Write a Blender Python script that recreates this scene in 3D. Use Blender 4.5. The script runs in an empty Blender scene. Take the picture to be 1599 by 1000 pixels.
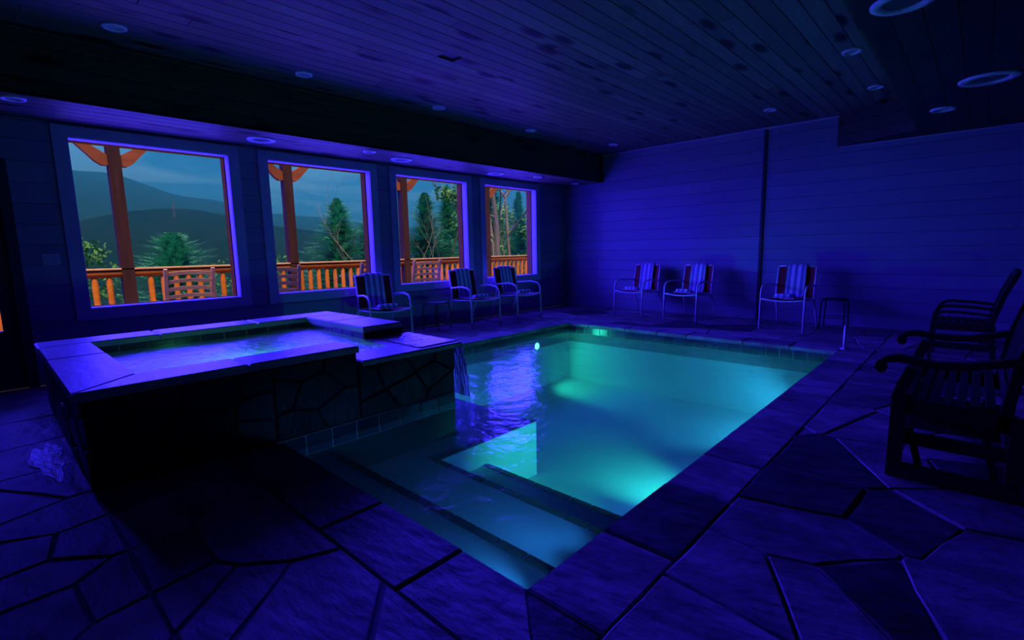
import bpy, math, random
from mathutils import Vector, Matrix
random.seed(7)
SC = bpy.context.scene
COL = SC.collection
PI = math.pi

# ------------------------------------------------------------------ camera
yaw, pitch, roll, FPX = -0.7531, -0.1409, -0.0197, 776.28
CAM = Vector((6.4331, -8.5608, 1.2))
fw = Vector((math.sin(yaw)*math.cos(pitch), math.cos(yaw)*math.cos(pitch), math.sin(pitch)))
rt = Vector((math.cos(yaw), -math.sin(yaw), 0)); up = rt.cross(fw)
r2 = rt*math.cos(roll) + up*math.sin(roll); u2 = -rt*math.sin(roll) + up*math.cos(roll)
cd = bpy.data.cameras.new('camera'); cam = bpy.data.objects.new('camera', cd); COL.objects.link(cam)
cd.sensor_fit = 'HORIZONTAL'; cd.sensor_width = 36; cd.lens = FPX*36/1599; cd.clip_end = 6000; cd.clip_start = .05
cam.matrix_world = Matrix(((r2.x, u2.x, -fw.x, CAM.x), (r2.y, u2.y, -fw.y, CAM.y), (r2.z, u2.z, -fw.z, CAM.z), (0, 0, 0, 1)))
SC.camera = cam

# ------------------------------------------------------------------ world, lights, exposure
SC.view_settings.view_transform = 'Standard'; SC.view_settings.look = 'None'
SC.view_settings.exposure = 0.0; SC.view_settings.gamma = 1.0; SC.view_settings.use_curve_mapping = False
SC.cycles.max_bounces = 8; SC.cycles.diffuse_bounces = 1; SC.cycles.glossy_bounces = 3
SC.cycles.transparent_max_bounces = 16; SC.cycles.transmission_bounces = 4; SC.cycles.volume_bounces = 2
SC.cycles.caustics_reflective = False; SC.cycles.caustics_refractive = False

W = bpy.data.worlds.new('dusk_sky'); SC.world = W; W.use_nodes = True
nt = W.node_tree; nt.nodes.clear()
o_ = nt.nodes.new('ShaderNodeOutputWorld'); bg = nt.nodes.new('ShaderNodeBackground')
tc = nt.nodes.new('ShaderNodeTexCoord'); mp = nt.nodes.new('ShaderNodeMapping'); mp.inputs['Scale'].default_value = (2.6, 2.6, 13.0)
nz = nt.nodes.new('ShaderNodeTexNoise'); nz.inputs['Scale'].default_value = 1.5; nz.inputs['Detail'].default_value = 7; nz.inputs['Roughness'].default_value = .55; nz.inputs['Distortion'].default_value = .4
cr = nt.nodes.new('ShaderNodeValToRGB')
cr.color_ramp.elements[0].position = .40; cr.color_ramp.elements[0].color = (.008, .10, .30, 1)
cr.color_ramp.elements[1].position = .62; cr.color_ramp.elements[1].color = (.065, .31, .66, 1)
e_ = cr.color_ramp.elements.new(.50); e_.color = (.012, .15, .41, 1)
nt.links.new(tc.outputs['Generated'], mp.inputs[0]); nt.links.new(mp.outputs[0], nz.inputs['Vector'])
nt.links.new(nz.outputs['Fac'], cr.inputs[0]); nt.links.new(cr.outputs[0], bg.inputs[0]); nt.links.new(bg.outputs[0], o_.inputs[0])
bg.inputs[1].default_value = 1.3

def lamp(name, kind, loc, energy, color, rot=(0, 0, 0), **kw):
    d = bpy.data.lights.new(name, kind); d.energy = energy; d.color = color
    for k, v in kw.items(): setattr(d, k, v)
    o = bpy.data.objects.new(name, d); COL.objects.link(o); o.location = loc; o.rotation_euler = rot
    return o
# soft warm daylight over the roof of the house
lamp('evening_sun', 'SUN', (0, 0, 40), 6.6, (1.0, .66, .40), (0, math.radians(24), math.radians(-22)), angle=math.radians(20))
# windows: opening edges along the wall
WIN = [(-7.83, -6.44), (-6.00, -4.605), (-4.17, -2.775), (-2.345, -.97)]
ZB, ZT = .703, 2.335
BLUE = (.032, .012, 1.0)
for a, b in WIN:   # added blue area lamp in each opening, boosting the dusk light
    lamp('window_fill', 'AREA', (-.095, (a+b)/2, (ZB+ZT)/2), 40, BLUE, (0, -PI/2, 0), shape='RECTANGLE', size=ZT-ZB-.02, size_y=b-a-.02)
# added blue area panel just beyond the porch, throws low light indoors
lamp('porch_fill_panel', 'AREA', (-5.2, -6, 2.98), 9200, BLUE, (0, -PI/2, 0), shape='RECTANGLE', size=2.16, size_y=34)

# ------------------------------------------------------------------ mesh helpers
class MB:
    def __init__(s): s.v = []; s.f = []; s.m = []; s.mi = 0
    def add(s, vs, fs):
        n = len(s.v); s.v += [tuple(v) for v in vs]; s.f += [tuple(i+n for i in f) for f in fs]; s.m += [s.mi]*len(fs); return s
    def box(s, x0, x1, y0, y1, z0, z1, bev=0):
        if bev and min(x1-x0, y1-y0, z1-z0) > 2.2*bev:
            b = bev
            def ring(z, i): return [(x0+i, y0+i, z), (x1-i, y0+i, z), (x1-i, y1-i, z), (x0+i, y1-i, z)]
            vs = ring(z0, b)+ring(z0+b, 0)+ring(z1-b, 0)+ring(z1, b)
            fs = [(3, 2, 1, 0), (12, 13, 14, 15)]
            for k in range(3):
                for i in range(4): fs.append((k*4+i, k*4+(i+1) % 4, k*4+4+(i+1) % 4, k*4+4+i))
            return s.add(vs, fs)
        vs = [(x0, y0, z0), (x1, y0, z0), (x1, y1, z0), (x0, y1, z0), (x0, y0, z1), (x1, y0, z1), (x1, y1, z1), (x0, y1, z1)]
        return s.add(vs, [(3, 2, 1, 0), (4, 5, 6, 7), (0, 1, 5, 4), (1, 2, 6, 5), (2, 3, 7, 6), (3, 0, 4, 7)])
    def prism(s, poly, z0, z1, bev=0, zj=None):
        # poly: ccw list of (x, y)
        n = len(poly); cx = sum(p[0] for p in poly)/n; cy = sum(p[1] for p in poly)/n
        zj = zj or [0]*n
        ring0 = [(x, y, z0) for x, y in poly]; ring1 = [(x, y, z1-bev+j) for (x, y), j in zip(poly, zj)]
        vs = ring0+ring1; fs = [tuple(range(n-1, -1, -1))]
        for i in range(n): fs.append((i, (i+1) % n, n+(i+1) % n, n+i))
        if bev:
            t = []
            for x, y in poly:
                d = math.hypot(x-cx, y-cy) or 1; k = max(0, 1-1.6*bev/d); t.append((cx+(x-cx)*k, cy+(y-cy)*k))
            vs += [(x, y, z1+j) for (x, y), j in zip(t, zj)]
            for i in range(n): fs.append((n+i, n+(i+1) % n, 2*n+(i+1) % n, 2*n+i))
            fs.append(tuple(range(2*n, 3*n)))
        else: fs.append(tuple(range(n, 2*n)))
        return s.add(vs, fs)
    def tube(s, pts, r, n=8, caps=True):
        pts = [Vector(p) for p in pts]; rr = r if isinstance(r, (list, tuple)) else [r]*len(pts)
        vs = []; fs = []; prev = None
        for i, p in enumerate(pts):
            d = (pts[min(i+1, len(pts)-1)]-pts[max(i-1, 0)]).normalized()
            if prev is None:
                a = Vector((0, 0, 1)) if abs(d.z) < .9 else Vector((1, 0, 0)); a = (a-d*a.dot(d)).normalized()
            else: a = (prev-d*prev.dot(d)); a = a.normalized() if a.length > 1e-6 else prev
            prev = a; b = d.cross(a)
            for k in range(n):
                t = 2*PI*k/n; vs.append(p+(a*math.cos(t)+b*math.sin(t))*rr[i])
        for i in range(len(pts)-1):
            for k in range(n): fs.append((i*n+k, i*n+(k+1) % n, (i+1)*n+(k+1) % n, (i+1)*n+k))
        if caps: fs += [tuple(range(n-1, -1, -1)), tuple(range((len(pts)-1)*n, len(pts)*n))]
        return s.add(vs, fs)
    def bar(s, p0, p1, w, h, upv=(0, 0, 1)):
        return s.sweep([p0, p1], w, h, upv)
    def sweep(s, pts, w, h, upv=(0, 0, 1)):
        # rectangular bar along a path; w sideways, h along upv
        pts = [Vector(p) for p in pts]; vs = []; fs = []
        for i, p in enumerate(pts):
            d = (pts[min(i+1, len(pts)-1)]-pts[max(i-1, 0)]).normalized()
            sd = d.cross(Vector(upv)); sd = sd.normalized() if sd.length > 1e-6 else Vector((1, 0, 0)); u = sd.cross(d)
            for a, b in ((-1, -1), (1, -1), (1, 1), (-1, 1)): vs.append(p+sd*(a*w/2)+u*(b*h/2))
        for i in range(len(pts)-1):
            for k in range(4): fs.append((i*4+k, i*4+(k+1) % 4, i*4+4+(k+1) % 4, i*4+4+k))
        fs += [(3, 2, 1, 0), tuple(range(len(vs)-4, len(vs)))]
        return s.add(vs, fs)
    def lathe(s, prof, n=24, c=(0, 0, 0)):
        vs = []; fs = []; m = len(prof)
        for k in range(n):
            t = 2*PI*k/n
            for r, z in prof: vs.append((c[0]+r*math.cos(t), c[1]+r*math.sin(t), c[2]+z))
        for k in range(n):
            for i in range(m-1): fs.append((k*m+i, ((k+1) % n)*m+i, ((k+1) % n)*m+i+1, k*m+i+1))
        return s.add(vs, fs)
    def build(s, name, mat, parent=None, smooth=False, off=None, loc=None):
        me = bpy.data.meshes.new(name)
        vs = s.v
        if off is not None: vs = [(x-off[0], y-off[1], z-off[2]) for x, y, z in vs]
        me.from_pydata(vs, [], s.f)
        for m in (mat if isinstance(mat, (list, tuple)) else [mat]): me.materials.append(m)
        if isinstance(mat, (list, tuple)): me.polygons.foreach_set('material_index', s.m)
        if smooth: me.polygons.foreach_set('use_smooth', [True]*len(me.polygons))
        me.update()
        o = bpy.data.objects.new(name, me); COL.objects.link(o)
        if parent is not None: o.parent = parent
        if loc is not None: o.location = loc
        return o

def tag(o, label=None, cat=None, group=None, kind=None):
    if label: o['label'] = label
    if cat: o['category'] = cat
    if group: o['group'] = group
    if kind: o['kind'] = kind
    return o
def empty(name, loc=(0, 0, 0), rz=0):
    o = bpy.data.objects.new(name, None); COL.objects.link(o); o.location = loc; o.rotation_euler = (0, 0, rz); o.empty_display_size = .1
    return o
def copy_tree(o, parent=None):
    c = o.copy(); COL.objects.link(c); c.parent = parent
    for ch in list(o.children): copy_tree(ch, c)
    return c
def inst(src, parent, loc, name=None):
    c = src.copy(); COL.objects.link(c); c.parent = parent; c.location = loc
    return c

# ------------------------------------------------------------------ materials
def mat(name, col, rough=.6, col2=None, nscale=(4, 4, 4), nmix=.5, detail=4, bump=0, bscale=None, metal=0, rand=0, spec=.5, hue=0):
    m = bpy.data.materials.new(name); m.use_nodes = True; t = m.node_tree; b = t.nodes['Principled BSDF']
    b.inputs['Roughness'].default_value = rough; b.inputs['Metallic'].default_value = metal; b.inputs['Specular IOR Level'].default_value = spec
    L = t.links.new
    tcx = t.nodes.new('ShaderNodeTexCoord'); oi = t.nodes.new('ShaderNodeObjectInfo')
    mulv = t.nodes.new('ShaderNodeVectorMath'); mulv.operation = 'SCALE'; mulv.inputs['Scale'].default_value = 37.0
    cmb = t.nodes.new('ShaderNodeCombineXYZ'); L(oi.outputs['Random'], cmb.inputs[0]); L(oi.outputs['Random'], cmb.inputs[1]); L(oi.outputs['Random'], cmb.inputs[2]); L(cmb.outputs[0], mulv.inputs[0])
    addv = t.nodes.new('ShaderNodeVectorMath'); addv.operation = 'ADD'; L(tcx.outputs['Object'], addv.inputs[0]); L(mulv.outputs[0], addv.inputs[1])
    mpx = t.nodes.new('ShaderNodeMapping'); mpx.inputs['Scale'].default_value = nscale; L(addv.outputs[0], mpx.inputs[0])
    n = t.nodes.new('ShaderNodeTexNoise'); n.inputs['Scale'].default_value = 1; n.inputs['Detail'].default_value = detail; n.inputs['Roughness'].default_value = .6; L(mpx.outputs[0], n.inputs['Vector'])
    out = None
    if col2:
        r = t.nodes.new('ShaderNodeValToRGB'); r.color_ramp.elements[0].position = .5-nmix/2; r.color_ramp.elements[1].position = .5+nmix/2
        r.color_ramp.elements[0].color = (*col, 1); r.color_ramp.elements[1].color = (*col2, 1); L(n.outputs['Fac'], r.inputs[0]); out = r.outputs[0]
    else:
        rgb = t.nodes.new('ShaderNodeRGB'); rgb.outputs[0].default_value = (*col, 1); out = rgb.outputs[0]
    if rand:
        mr = t.nodes.new('ShaderNodeMapRange'); mr.inputs['To Min'].default_value = 1-rand; mr.inputs['To Max'].default_value = 1+rand*.6; L(oi.outputs['Random'], mr.inputs[0])
        hs = t.nodes.new('ShaderNodeHueSaturation'); L(mr.outputs[0], hs.inputs['Value']); L(out, hs.inputs['Color']); out = hs.outputs[0]
    L(out, b.inputs['Base Color'])
    if bump:
        n2 = n
        if bscale:
            mp2 = t.nodes.new('ShaderNodeMapping'); mp2.inputs['Scale'].default_value = bscale; L(addv.outputs[0], mp2.inputs[0])
            n2 = t.nodes.new('ShaderNodeTexNoise'); n2.inputs['Scale'].default_value = 1; n2.inputs['Detail'].default_value = 5; L(mp2.outputs[0], n2.inputs['Vector'])
        bp = t.nodes.new('ShaderNodeBump'); bp.inputs['Strength'].default_value = bump; bp.inputs['Distance'].default_value = .02
        L(n2.outputs['Fac'], bp.inputs['Height']); L(bp.outputs[0], b.inputs['Normal'])
    m['parts'] = 0
    return m
def knotty(name, c_light, c_dark, c_knot, rough=.55, along='y'):
    m = mat(name, c_light, rough, c_dark, nscale=(26, 1.3, 26) if along == 'y' else (1.3, 26, 26), nmix=.5, detail=5, bump=.15, rand=.3, spec=.25)
    t = m.node_tree; L = t.links.new; b = t.nodes['Principled BSDF']
    src = b.inputs['Base Color'].links[0].from_socket
    addv = [n for n in t.nodes if n.type == 'VECT_MATH' and n.operation == 'ADD'][0]
    mp2 = t.nodes.new('ShaderNodeMapping'); mp2.inputs['Scale'].default_value = (7.0, 2.4, 7.0) if along == 'y' else (2.4, 7.0, 7.0); L(addv.outputs[0], mp2.inputs[0])
    v = t.nodes.new('ShaderNodeTexVoronoi'); v.inputs['Scale'].default_value = .62; L(mp2.outputs[0], v.inputs['Vector'])
    r = t.nodes.new('ShaderNodeValToRGB'); r.color_ramp.elements[0].position = .15; r.color_ramp.elements[0].color = (1, 1, 1, 1); r.color_ramp.elements[1].position = .28; r.color_ramp.elements[1].color = (0, 0, 0, 1)
    L(v.outputs['Distance'], r.inputs[0])
    mx = t.nodes.new('ShaderNodeMix'); mx.data_type = 'RGBA'; L(r.outputs[0], mx.inputs[0]); L(src, mx.inputs[6]); mx.inputs[7].default_value = (*c_knot, 1)
    L(mx.outputs[2], b.inputs['Base Color'])
    return m

M = {}
M['siding'] = mat('painted_siding', (.28, .30, .37), .6, (.35, .37, .43), (1.2, 1.2, 8), .6, bump=.08, bscale=(6, 6, 40), rand=.10, spec=.3)
M['casing'] = mat('painted_trim', (.50, .52, .60), .5, (.58, .60, .66), (3, 3, 3), .6, spec=.3)
M['darktrim'] = mat('dark_trim', (.05, .05, .06), .5, spec=.3)
M['ceil'] = knotty('knotty_pine_ceiling', (.24, .22, .18), (.15, .135, .11), (.012, .01, .008))
M['fascia'] = knotty('dark_stained_fascia', (.085, .11, .06), (.05, .07, .036), (.012, .015, .008))
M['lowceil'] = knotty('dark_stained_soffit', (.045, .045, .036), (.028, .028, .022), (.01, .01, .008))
M['grout'] = mat('grout', (.36, .345, .345), .9, (.24, .23, .23), (9, 9, 9), bump=.2)
def stone(name, c1, c2, rough=.55, rand=.35): return mat(name, c1, rough, c2, (2.2, 4.6, 3), .34, 12, bump=.9, bscale=(6, 15, 8), rand=rand, spec=.35)
M['flag'] = stone('flagstone', (.16, .145, .145), (.48, .445, .43), .55)
M['flagdark'] = stone('dark_flagstone', (.03, .03, .033), (.13, .12, .125), .6, .2)
M['cope'] = stone('coping_stone', (.15, .14, .14), (.50, .465, .445), .55, .3)
M['slab'] = mat('spa_slab', (.56, .52, .52), .42, (.74, .69, .69), (2.2, 4.6, 3), .4, 8, bump=.25, bscale=(6, 15, 8), rand=.10, spec=.35)
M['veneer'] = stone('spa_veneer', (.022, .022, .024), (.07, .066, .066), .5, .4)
M['core'] = mat('spa_mortar', (.035, .035, .036), .9, (.06, .06, .06), (8, 8, 8))
M['plaster'] = mat('pool_plaster', (.62, .74, .76), .8, (.78, .86, .86), (1.1, 1.1, 1.1), .7, bump=.05, spec=.2)
M['tile'] = mat('glazed_tile', (.05, .055, .09), .25, (.09, .09, .13), (7, 7, 7), .6, rand=.35)
M['tilegrout'] = mat('tile_grout', (.55, .58, .60), .8, (.42, .45, .47), (12, 12, 12))
M['black'] = mat('black_tile', (.012, .012, .015), .4, (.03, .03, .035), (20, 20, 20), rand=.2)
M['tube'] = mat('white_powder_coat', (.90, .90, .92), .4, spec=.4)
M['darkmetal'] = mat('dark_metal', (.035, .035, .04), .45, spec=.4)
M['sling'] = mat('maroon_sling', (.42, .02, .03), .7, (.28, .012, .02), (60, 60, 60), bump=.1)
M['darkwood'] = mat('dark_wood', (.05, .035, .028), .4, (.022, .015, .012), (3, 30, 30), .5, bump=.1, rand=.2, spec=.35)
M['redwood'] = mat('orange_cedar', (.66, .215, .022), 1.0, (.46, .14, .015), (3, 3, 22), .5, bump=.1, rand=.2, spec=0)
M['postwood'] = mat('weathered_post', (.075, .034, .022), .7, (.04, .02, .014), (14, 14, 1.5), .5, bump=.2, spec=0)
M['brace'] = mat('brown_brace', (.34, .10, .03), 1.0, (.20, .06, .02), (3, 3, 12), .5, bump=.1, rand=.2, spec=0)
M['rockwood'] = mat('rocker_pine', (.72, .44, .14), 1.0, (.55, .32, .09), (8, 8, 14), .5, rand=.15, spec=0)
M['ring'] = mat('light_trim', (.92, .92, .93), .4, spec=.3)
M['lens'] = mat('light_lens', (.60, .60, .62), .35)
M['baffle'] = mat('light_baffle', (.10, .10, .12), .5)
M['plate'] = mat('plate_plastic', (.55, .56, .6), .4)
M['bark'] = mat('bark', (.10, .075, .06), .9, (.05, .04, .035), (8, 8, 2), bump=.5)
M['greybark'] = mat('grey_bark', (.22, .18, .17), .9, (.12, .10, .10), (8, 8, 2), bump=.5)
M['needle'] = mat('conifer_needles', (.05, .32, .24), .7, (.11, .48, .34), (3, 3, 3), .5, rand=.25, spec=.2)
M['leaf'] = mat('broad_leaves', (.05, .20, .06), .6, (.12, .34, .08), (4, 4, 4), .5, rand=.25, spec=.2)
M['ground'] = mat('hillside_grass', (.06, .17, .05), .9, (.13, .30, .09), (.4, .4, .4), .5, 6)
M['mtn'] = mat('forest_slope', (.002, .013, .015), .95, (.007, .024, .023), (.05, .05, .05), .5, 9, bump=0, spec=0)
M['mtnfar'] = mat('forest_slope_far', (.003, .020, .022), .95, (.006, .03, .03), (.01, .01, .01), .5, 8, spec=0)
M['towerred'] = mat('tower_red', (.22, .05, .04), .8, spec=0)

def stripe_mat():
    m = mat('striped_towel', (.8, .8, .8), .9, spec=.1, bump=.25, bscale=(120, 120, 120)); t = m.node_tree; L = t.links.new; b = t.nodes['Principled BSDF']
    tcx = [n for n in t.nodes if n.type == 'TEX_COORD'][0]
    sp = t.nodes.new('ShaderNodeSeparateXYZ'); L(tcx.outputs['Object'], sp.inputs[0])
    mu = t.nodes.new('ShaderNodeMath'); mu.operation = 'MULTIPLY'; mu.inputs[1].default_value = 12.2; L(sp.outputs[0], mu.inputs[0])
    ad = t.nodes.new('ShaderNodeMath'); ad.operation = 'ADD'; ad.inputs[1].default_value = .75+10; L(mu.outputs[0], ad.inputs[0])
    fr = t.nodes.new('ShaderNodeMath'); fr.operation = 'FRACT'; L(ad.outputs[0], fr.inputs[0])
    r = t.nodes.new('ShaderNodeValToRGB'); r.color_ramp.interpolation = 'CONSTANT'; r.color_ramp.elements[0].color = (.92, .92, .94, 1); r.color_ramp.elements[1].position = .5; r.color_ramp.elements[1].color = (.26, .29, .52, 1)
    L(fr.outputs[0], r.inputs[0]); L(r.outputs[0], b.inputs['Base Color'])
    return m
M['towel'] = stripe_mat()

def glassy(name, tint, ior, rough, bump, bscale, bdist=.02, extra=None, milky=0):
    # clear thin surface: fresnel mirror over a tinted see-through layer
    m = bpy.data.materials.new(name); m.use_nodes = True; t = m.node_tree; t.nodes.clear(); L = t.links.new
    out = t.nodes.new('ShaderNodeOutputMaterial'); mx = t.nodes.new('ShaderNodeMixShader'); fr = t.nodes.new('ShaderNodeFresnel'); fr.inputs[0].default_value = ior
    tr = t.nodes.new('ShaderNodeBsdfTransparent'); tr.inputs[0].default_value = (*tint, 1)
    gl = t.nodes.new('ShaderNodeBsdfGlossy'); gl.inputs['Roughness'].default_value = rough; gl.inputs['Color'].default_value = (.9, .9, .9, 1)
    base = tr.outputs[0]
    if extra:
        df = t.nodes.new('ShaderNodeBsdfDiffuse'); df.inputs[0].default_value = (*extra[0], 1); m2 = t.nodes.new('ShaderNodeMixShader')
        if len(extra) > 2:
            tcy = t.nodes.new('ShaderNodeTexCoord'); n3 = t.nodes.new('ShaderNodeTexNoise'); n3.inputs['Scale'].default_value = extra[2]; n3.inputs['Detail'].default_value = 6; n3.inputs['Distortion'].default_value = 1.2
            L(tcy.outputs['Object'], n3.inputs['Vector']); mr = t.nodes.new('ShaderNodeMapRange'); mr.inputs[1].default_value = .3; mr.inputs[2].default_value = .75; mr.inputs[3].default_value = 0; mr.inputs[4].default_value = extra[1]
            L(n3.outputs['Fac'], mr.inputs[0]); L(mr.outputs[0], m2.inputs[0])
        else: m2.inputs[0].default_value = extra[1]
        L(tr.outputs[0], m2.inputs[1]); L(df.outputs[0], m2.inputs[2]); base = m2.outputs[0]
    if milky:
        tl_ = t.nodes.new('ShaderNodeBsdfTranslucent'); tl_.inputs[0].default_value = (.75, .92, .95, 1); m3 = t.nodes.new('ShaderNodeMixShader'); m3.inputs[0].default_value = milky
        L(base, m3.inputs[1]); L(tl_.outputs[0], m3.inputs[2]); base = m3.outputs[0]
    L(fr.outputs[0], mx.inputs[0]); L(base, mx.inputs[1]); L(gl.outputs[0], mx.inputs[2]); L(mx.outputs[0], out.inputs[0])
    if bump:
        tcx = t.nodes.new('ShaderNodeTexCoord'); n = t.nodes.new('ShaderNodeTexNoise'); mpp = t.nodes.new('ShaderNodeMapping'); mpp.inputs['Scale'].default_value = bscale
        n.inputs['Scale'].default_value = 1; n.inputs['Detail'].default_value = 4; L(tcx.outputs['Object'], mpp.inputs[0]); L(mpp.outputs[0], n.inputs['Vector'])
        bp = t.nodes.new('ShaderNodeBump'); bp.inputs['Strength'].default_value = bump; bp.inputs['Distance'].default_value = bdist
        L(n.outputs['Fac'], bp.inputs['Height']); L(bp.outputs[0], gl.inputs['Normal']); L(bp.outputs[0], fr.inputs['Normal'])
    return m
M['glass'] = glassy('window_glass', (.96, .98, .98), 1.2, .0, 0, None)
M['water'] = glassy('pool_water', (.62, .93, .96), 1.20, .16, .5, (4, 4, 4), .04, milky=.13)
M['spawater'] = glassy('spa_water', (.60, .92, .90), 1.12, .22, .8, (9, 14, 9), .03, ((.75, .82, .85), .5, 3.0), milky=.35)
M['fall'] = glassy('falling_water', (.8, .92, .96), 1.33, .15, .6, (30, 30, 2), .02, ((.85, .88, .92), .45), milky=.5)
M['puddle'] = glassy('puddle_water', (.92, .95, .97), 1.25, .32, .5, (22, 40, 22), .02)
def emit(name, col, s):
    m = bpy.data.materials.new(name); m.use_nodes = True; t = m.node_tree; t.nodes.clear()
    o = t.nodes.new('ShaderNodeOutputMaterial'); e = t.nodes.new('ShaderNodeEmission'); e.inputs[0].default_value = (*col, 1); e.inputs[1].default_value = s; t.links.new(e.outputs[0], o.inputs[0]); return m
M['poollamp'] = emit('pool_lamp_lens', (.15, 1.0, .75), 5)

# ------------------------------------------------------------------ room shell
XR, YN = 8.2, -10.6          # right wall, wall behind the camera
ZC, ZS, XS, ZL = 2.987, 2.475, .895, 2.555
PX1, PX2, PYF, PYN = 1.626, 5.36, -2.07, -7.36     # pool edges
CW = .31                      # coping width
SX0, SX1, SY0, SY1, SZ = 1.0, 3.235, -8.32, -5.86, .54   # spa
WZ = -.10

def clip(poly, a, b, c):      # keep a*x+b*y<=c
    out = []
    for i in range(len(poly)):
        p, q = poly[i], poly[(i+1) % len(poly)]; dp, dq = a*p[0]+b*p[1]-c, a*q[0]+b*q[1]-c
        if dp <= 0: out.append(p)
        if dp*dq < 0: t = dp/(dp-dq); out.append((p[0]+(q[0]-p[0])*t, p[1]+(q[1]-p[1])*t))
    return out
def inset(poly, d):
    out = poly
    n = len(poly)
    for i in range(n):
        p, q = poly[i], poly[(i+1) % n]; ex, ey = q[0]-p[0], q[1]-p[1]; l = math.hypot(ex, ey)
        if l < 1e-6: continue
        nx, ny = ey/l, -ex/l       # outward for ccw
        out = clip(out, nx, ny, nx*p[0]+ny*p[1]-d)
        if len(out) < 3: return []
    return out
def area(poly): return .5*sum(poly[i][0]*poly[(i+1) % len(poly)][1]-poly[(i+1) % len(poly)][0]*poly[i][1] for i in range(len(poly)))
def rough_edges(poly, amp, step):
    out = []; n = len(poly)
    for i in range(n):
        p, q = poly[i], poly[(i+1) % n]; l = math.hypot(q[0]-p[0], q[1]-p[1]); k = max(1, min(5, int(l/step)))
        for j in range(k):
            t = j/k; a = amp if j else amp*.4
            out.append((p[0]+(q[0]-p[0])*t+random.uniform(-a, a), p[1]+(q[1]-p[1])*t+random.uniform(-a, a)))
    return out

# floor bed with pool and spa cut out
DECK = [(PX2+CW+.003, XR, YN, 0), (0, PX2+CW+.003, PYF+CW+.003, 0), (0, PX1-CW-.003, SY1, PYF+CW+.003), (0, SX0+.052, SY0+.052, SY1), (0, PX2+CW+.003, YN, SY0+.052), (SX1-.05, PX2+CW+.003, SY0+.052, PYN-CW-.003)]
m = MB()
for x0, x1, y0, y1 in DECK: m.box(x0, x1, y0, y1, -.3, -.005)
m.box(PX1-CW-.003, PX2+CW+.003, PYF, PYF+CW+.003, -.3, -.045); m.box(PX2, PX2+CW+.003, PYN-CW-.003, PYF, -.3, -.045)
m.box(PX1-CW-.003, PX1, SY1, PYF, -.3, -.045); m.box(SX1-.05, PX2, PYN-CW-.003, PYN, -.3, -.045)
floor = tag(m.build('floor', M['grout']), 'grey mortar bed under the flagstone pool deck', kind='structure')

# seeds: stones one can make out in the photograph, then a loose fill
DARK = {0, 1, 4, 10, 13}
seeds = [(5.93, -5.47), (5.90, -5.90), (6.006, -6.339), (6.20, -5.318), (6.313, -5.928), (6.036, -4.633), (6.582, -6.013), (6.517, -5.688), (5.927, -6.848), (6.129, -6.743), (6.282, -6.591), (6.508, -6.513), (5.89, -7.125), (6.546, -5.202), (6.429, -4.836), (5.80, -3.92), (5.78, -4.57), (5.82, -3.109), (2.307, -8.427), (2.935, -8.405), (3.035, -8.576), (3.393, -8.429), (3.723, -8.361), (3.683, -8.599), (3.947, -8.561), (4.218, -8.551), (4.206, -8.333), (4.526, -8.278), (4.679, -8.141), (4.831, -8.006), (.877, -8.458), (.05, -8.333), (1.7, -8.493)]
n_named = len(seeds)
tries = 0
while tries < 2600:
    tries += 1
    x, y = random.uniform(-.1, XR), random.uniform(YN, .1)
    if y < -8.7 and random.random() < .55: continue
    mind = .50 if (x > 5.6 or y < -8) else .55
    if y > -1.8: mind = .48
    if all((x-a)**2+(y-b)**2 > mind**2 for a, b in seeds): seeds.append((x, y))
flag_n = 0
for i, (sx, sy) in enumerate(seeds):
    cell = [(sx-1.6, sy-1.6), (sx+1.6, sy-1.6), (sx+1.6, sy+1.6), (sx-1.6, sy+1.6)]
    for j, (tx, ty) in enumerate(seeds):
        if j == i or (tx-sx)**2+(ty-sy)**2 > 10: continue
        dx, dy = tx-sx, ty-sy; cell = clip(cell, dx, dy, dx*(sx+tx)/2+dy*(sy+ty)/2)
        if len(cell) < 3: break
    for (x0, x1, y0, y1) in DECK:
        p = cell
        for a, b, c in ((-1, 0, -x0), (1, 0, x1), (0, -1, -y0), (0, 1, y1)):
            p = clip(p, a, b, c)
            if len(p) < 3: break
        if len(p) < 3: continue
        p = inset(p, .007)
        if len(p) < 3 or area(p) < .012: continue
        p = rough_edges(p, .010, .16)
        dark = i in DARK or (i >= n_named and random.random() < .10)
        z = random.uniform(-.002, .004)
        MB().prism(p, -.012, z+.001, .004, [random.uniform(-.0015, .0015) for _ in p]).build('flagstone', M['flagdark'] if dark else M['flag'], floor); flag_n += 1

# walls
def wall_mesh(boxes, name, label):
    m = MB()
    for b in boxes: m.box(*b)
    return tag(m.build(name, M['siding'] if name in ('wall_left', 'wall_back') else M['darkwood']), label, kind='structure')
DOOR = (-9.5, -8.35, 2.03)
bx = [(-.18, -.02, YN, DOOR[0], 0, ZS), (-.18, -.02, DOOR[0], DOOR[1], DOOR[2], ZS), (-.18, -.02, DOOR[1], WIN[0][0], 0, ZS)]
for k, (a, b) in enumerate(WIN):
    bx += [(-.18, -.02, a, b, 0, ZB), (-.18, -.02, a, b, ZT, ZS), (-.18, -.02, b, WIN[k+1][0] if k < 3 else .2, 0, ZS)]
bx += [(-.18, -.02, YN, .2, ZS, ZC+.1)]
wl = wall_mesh(bx, 'wall_left', 'board-clad wall with the row of four windows')
PITCH = .19
rows = [k*PITCH for k in range(0, 14) if k*PITCH < ZS-.03]+[ZS]
cs = .115                      # casing width
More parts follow.
